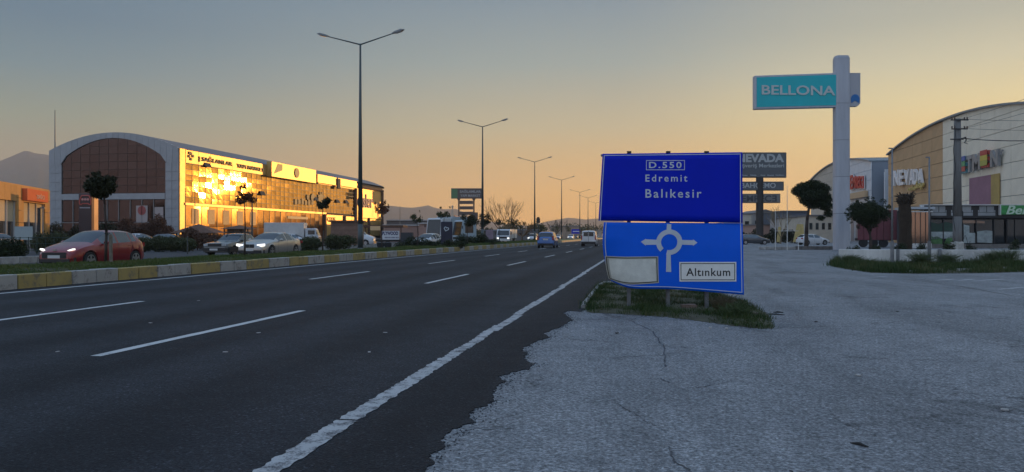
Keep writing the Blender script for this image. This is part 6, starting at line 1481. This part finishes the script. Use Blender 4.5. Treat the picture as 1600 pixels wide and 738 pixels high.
# bare trees
def bare_tree(label, px, depth, h, n, spread, m, r=.05):
    b = MB(); rr = random.Random(px); o_ = P(px, depth); b.path([(0, 0, 0), (.1, 0, h * .18)], [r * 3, r * 2.4], 7)
    def br(p, d, L, r_, lv):
        q = p + d * L; b.tube(p, q, r_, r_ * .65, 4)
        if lv == 0: return
        for _ in range(3): br(q, (d + Vector((rr.uniform(-1, 1), rr.uniform(-1, 1), rr.uniform(-.1, .8))) * .5).normalized(), L * rr.uniform(.55, .8), r_ * .6, lv - 1)
    for k in range(n):
        a = rr.uniform(0, 6.28); br(Vector((.1, 0, h * .18)), Vector((math.cos(a) * spread, math.sin(a) * spread, 1)).normalized(), h * rr.uniform(.28, .42), r * 1.3, 3)
    t = thing('bare_tree', label, 'tree', o_, 0); b.build('trunk', m, t); return t
bare_tree('leafless fan-shaped tree beyond the second lamp pole', 785, 130, 7.0, 13, .75, mat('bare_bark', (.16, .10, .05), .9), .05)
bare_tree('low leafless thicket tree between the second and third lamp poles', 815, 150, 4.6, 12, 1.3, mat('bare_bark', (.16, .10, .05), .9), .05)
bare_tree('greyish leafless tree behind the fourth lamp pole', 866, 190, 5.0, 9, .8, mat('bare_bark2', (.13, .10, .08), .9), .06)
bare_tree('pale leafless tree beside the cream house right of the road sign', 1219, 112, 4.6, 8, .5, mat('bare_bark3', (.22, .17, .11), .9), .05)
# distant tree mass
def far_clump(label, px, depth, w_, h, n=900, lm=M_LOLV): bush('distant_tree', label, P(px, depth), w_, w_ * .6, h, n, .35, lm, 'tree', 7, 'distant trees on the horizon')
for k, (px, dd, w_, h, l) in enumerate(((795, 210, 6, 5, 'distant dark tree just behind the light truck'), (826, 240, 7, 5.5, 'distant tree left of the third lamp foot'), (848, 250, 6, 5, 'distant tree right of the camera post'), (896, 300, 7, 5, 'distant tree behind the small blue sign'), (914, 330, 7, 6, 'distant tree right of the fifth lamp'), (927, 340, 8, 6, 'distant tree nearest the blue road sign'), (940, 360, 9, 6, 'distant tree half behind the blue road sign'), (775, 215, 6, 3.4, 'distant low tree at the pink board'), (745, 230, 7, 3.5, 'distant low tree between market sign legs and lamp'))):
    far_clump(l, px, dd, w_, h)

# ------------------------------------------------------------------ fence, huts, container, poles on the left
fe = thing('mesh_fence', 'dark green metal fence on the left verge', 'fence', P(0, 50), YAW + R(-8))
for k in range(13):
    b = MB(); b.tube((-1 + .62 * k, 0, 0), (-1 + .62 * k, 0, 1.15), .028, n=6); b.build('post', mat('fence_green', (.015, .04, .03), .5), fe)
for z in (.25, .7, 1.1):
    b = MB(); b.tube((-1, 0, z), (6.5, 0, z), .018, n=5); b.build('rail', mat('fence_green', (.015, .04, .03), .5), fe)
def vpole(label, px, depth, pt, r=.05, m=None, name='flag_pole', g=None):
    p = P(px, depth); b = MB(); b.path([(0, 0, 0), (0, 0, Z(pt, depth) * .5), (0, 0, Z(pt, depth))], [r, r * .85, r * .55], 7); b.ball((0, 0, Z(pt, depth)), r * 1.1, 6, 4); o = b.build(name, m or M_POLE); o.location = p; tag(o, label, 'pole', g); return o
vpole('left of two thin dark poles before the golden facade corner', 289.5, 84, 295, .06); vpole('right of two thin dark poles before the golden facade corner', 304.5, 84, 295, .06)
vpole('thick dull pole before the golden facade, right of the reddish young tree', 394, 86, 315, .12); vpole('short lamp-like post in front of the purple lettering', 555.5, 110, 326, .09)
vpole('short pole by the white parked car, left of the clipped hedge', 293, 50, 371, .05, name='bollard_post')
vpole('thin tall pole in the distance left of the market sign', 625, 170, 323, .09, mat('far_pole', (.3, .25, .2), .6))
vpole('thin distant pole just past the fifth lamp', 886, 300, 344, .15); vpole('thin distant pole left of the blue road sign', 927.5, 310, 348, .15)
vpole('distant chimney-like mast on the hill foot', 707, 320, 323, .5, M_CREAM, 'mast')
def hut(label, px0, px1, pe, ptop, depth, wallm=M_BRN2 if 'M_BRN2' in globals() else None):
    p = P((px0 + px1) / 2, depth); w_ = (px1 - px0) / F * depth; t = thing('garden_kiosk', label, 'kiosk', p, YAW); ze, zt = Z(pe, depth), Z(ptop, depth)
    b = MB(); b.add([(-w_ / 2, -w_ * .4, ze), (w_ / 2, -w_ * .4, ze), (w_ / 2, w_ * .4, ze), (-w_ / 2, w_ * .4, ze), (0, 0, zt)], [(0, 1, 4), (1, 2, 4), (2, 3, 4), (3, 0, 4), (3, 2, 1, 0)]); b.build('roof', M_BROWN, t)
    box('wall', t, mat('kiosk_glass', (.12, .07, .04), .3, metal=.3), (0, 0, ze / 2), (w_ * .6, w_ * .5, ze))
    for x in (-w_ * .38, -w_ * .12, w_ * .12, w_ * .38): box('post', t, M_BROWN, (x, -w_ * .3, ze / 2), (.12, .12, ze))
hut('brown pyramid-roofed kiosk before the golden facade, left one', 277, 345, 364, 350, 82); hut('smaller brown roofed kiosk before the golden facade, right one', 350, 398, 358, 352, 88)
cn = thing('brown_container', 'long brown slatted timber cabin behind the nearest lamp pole', 'cabin', P(543, 80), YAW)
w_ = 44 / F * 80; zt = Z(347, 80)
for k in range(6): box('board', cn, mat('cabin_board', (.20, .12, .085), .7, noise=.2, nscale=2), (0, 0, .1 + (zt - .1) * (k + .5) / 6), (w_, 2.4, (zt - .1) / 6 - .03))
box('roof', cn, M_BROWN, (0, 0, zt + .06), (w_ + .4, 2.8, .16)); box('core_wall', cn, M_BROWN, (0, 0, zt / 2), (w_ - .1, 2.3, zt - .05))
kf = thing('site_canopy', 'open brown canopy between the timber cabin and the plywood board', 'shelter', P(592, 100), YAW)
box('roof', kf, M_BROWN, (0, 0, Z(354, 100)), (7, 4, .3)); box('sign_panel', kf, mat('panel_amber', (.75, .5, .25), .5), (-.1, -2.1, Z(357, 100)), (1.3, .08, .55))  # sign panel in plain amber
for x in (-3.2, -1.4, .6, 3.2): box('post', kf, M_BROWN, (x, -1.8, Z(354, 100) / 2), (.14, .14, Z(354, 100)))
# far low buildings, left of the vanishing point
def shed(label, px0, px1, pt, depth, m, roofm=None, gable=0.0, name='warehouse', dd=14, win=0):
    p = P((px0 + px1) / 2, depth); w_ = (px1 - px0) / F * depth; t = thing(name, label, 'building', p, YAW); h = Z(pt, depth)
    box('wall', t, m, (0, dd / 2, h / 2), (w_, dd, h))
    if gable: b = MB(); b.prism([(-w_ / 2 - .3, h), (w_ / 2 + .3, h), (0, h + gable)], 'y', -.3, dd + .3); b.build('roof', roofm or M_ROOFM, t)
    else: box('roof', t, roofm or M_ROOFM, (0, dd / 2, h + .12), (w_ + .5, dd + .5, .24))
    for k in range(win):
        x = -w_ / 2 + w_ * (k + .5) / win; f = box('window', t, M_DARKW, (x, -.03, h * .62), (w_ / win * .45, .08, h * .25)); box('pane', f, M_SGL, (x, -.08, h * .62), (w_ / win * .38, .03, h * .2))
    return t
M_FGR = mat('far_grey_wall', (.16, .15, .15), .8, noise=.1); M_FWH = mat('far_pale_wall', (.42, .38, .35), .7, noise=.1); M_FPK = mat('far_pink_wall', (.40, .25, .2), .8, noise=.1); M_FLT = mat('pale_roof', (.5, .48, .46), .6)
shed('long grey warehouse beyond the mirrored hall, left of the trucks', 604, 690, 345, 175, M_FGR, M_FLT, win=5); shed('lower pale-roofed shed in front of the grey warehouse', 600, 655, 353, 150, M_FPK, M_FLT)
shed('pinkish shed behind the tall truck cab', 655, 700, 350, 140, M_FPK, M_FLT); shed('gabled orange-roofed house behind the heart-logo totem', 703, 718, 352, 165, M_FPK, mat('orange_tile', (.6, .3, .15), .7), 2.2, 'far_house')
shed('dull grey building behind the pink board and light truck', 757, 800, 361, 160, M_FGR); shed('long low grey building left of the blue people carrier', 795, 842, 360, 190, M_FGR, win=4)
shed('tan far building block above the oncoming headlights', 862, 905, 354, 280, mat('far_tan_wall', (.36, .27, .2), .8), dd=10); shed('far pale low building left of the blue road sign', 905, 940, 360, 340, M_FWH)
# houses on the right between the signs
shed('small cream house behind the blue road sign edge', 1160, 1174, 335, 165, M_CREAM, M_FGR, name='house', win=1)
shed('pale pinkish house behind the name-board pylon', 1176, 1216, 334, 175, M_FWH, M_FGR, 1.0, name='house', win=3)
shed('dark low sheds and yard buildings under the pale house', 1186, 1222, 352, 150, M_FPK, M_FGR, name='shed')
shed('blue grey flat-roofed building left of the umbrella pine', 1223, 1262, 331, 160, mat('bluegrey_wall', (.12, .13, .16), .8, noise=.15), M_FGR, name='block', win=3)
shed('cream two storey shop behind the umbrella pine', 1262, 1301, 338, 130, M_CREAM, M_FGR, name='shop_block', win=4)
shed('lower pale annex in front of the blue grey building', 1245, 1268, 340, 135, M_FWH, M_FGR, name='annex', win=2)
for k, (px, l) in enumerate(((1217, 'left yellow shop banner in the yard'), (1248, 'larger slanted pane coloured yellow as lit glass, beside the white parked car'))):
    bn = thing('yard_panel', l, 'banner', P(px, 118), YAW); w_ = .35 if k == 0 else .9
    b = MB(); b.prism([(-w_, 0.2), (w_, 0.2), (w_ * .8, 2.6 + k * .4), (-w_ * .3, 2.6 + k * .4)], 'y', -.05, .05); b.build('panel_sheet', mat('yard_yellow', (.55, .42, .16), .6, noise=.2, nscale=2), bn)  # larger one: glow of slanted lit glass put into the yellow
    box('foot', bn, M_TRIM, (0, 0, .1), (w_ * 1.6, .3, .2))
hedge('dark low hedge behind the foot of the name-board pylon', 1158, 1240, 122, 2.0, 7000, .14, M_LDK, 2.0, .25)
for k, (px, pt, l) in enumerate(((1211.5, 330, 'left white goal-like pole right of the name-board pylon'), (1230, 292, 'tallest thin white pole right of the name-board pylon'), (1247.5, 372, 'short white post right of the tallest white pole'))):
    vpole(l, px, 64, pt, .035, M_WHITE2, 'white_pole')
box_ = MB().tube(P(1211.5, 64, Z(361, 64)), P(1247.5, 64, Z(361, 64)), .02, n=5).build('cross_rail', M_WHITE2); tag(box_, 'thin white rail across the white poles', 'rail')

# ------------------------------------------------------------------ air
hm = bpy.data.materials.new('haze_air'); hm.use_nodes = True; hn = hm.node_tree
hn.nodes.remove(hn.nodes['Principled BSDF']); pv = hn.nodes.new('ShaderNodeVolumePrincipled')
pv.inputs['Color'].default_value = (0.98, 0.92, 0.86, 1); pv.inputs['Density'].default_value = 0.00026; pv.inputs['Anisotropy'].default_value = 0.3
hn.links.new(pv.outputs[0], hn.nodes['Material Output'].inputs['Volume'])
hz = MB().box((0, 0, 120), (6400, 6400, 242)).build('haze', hm); hz['kind'] = 'stuff'
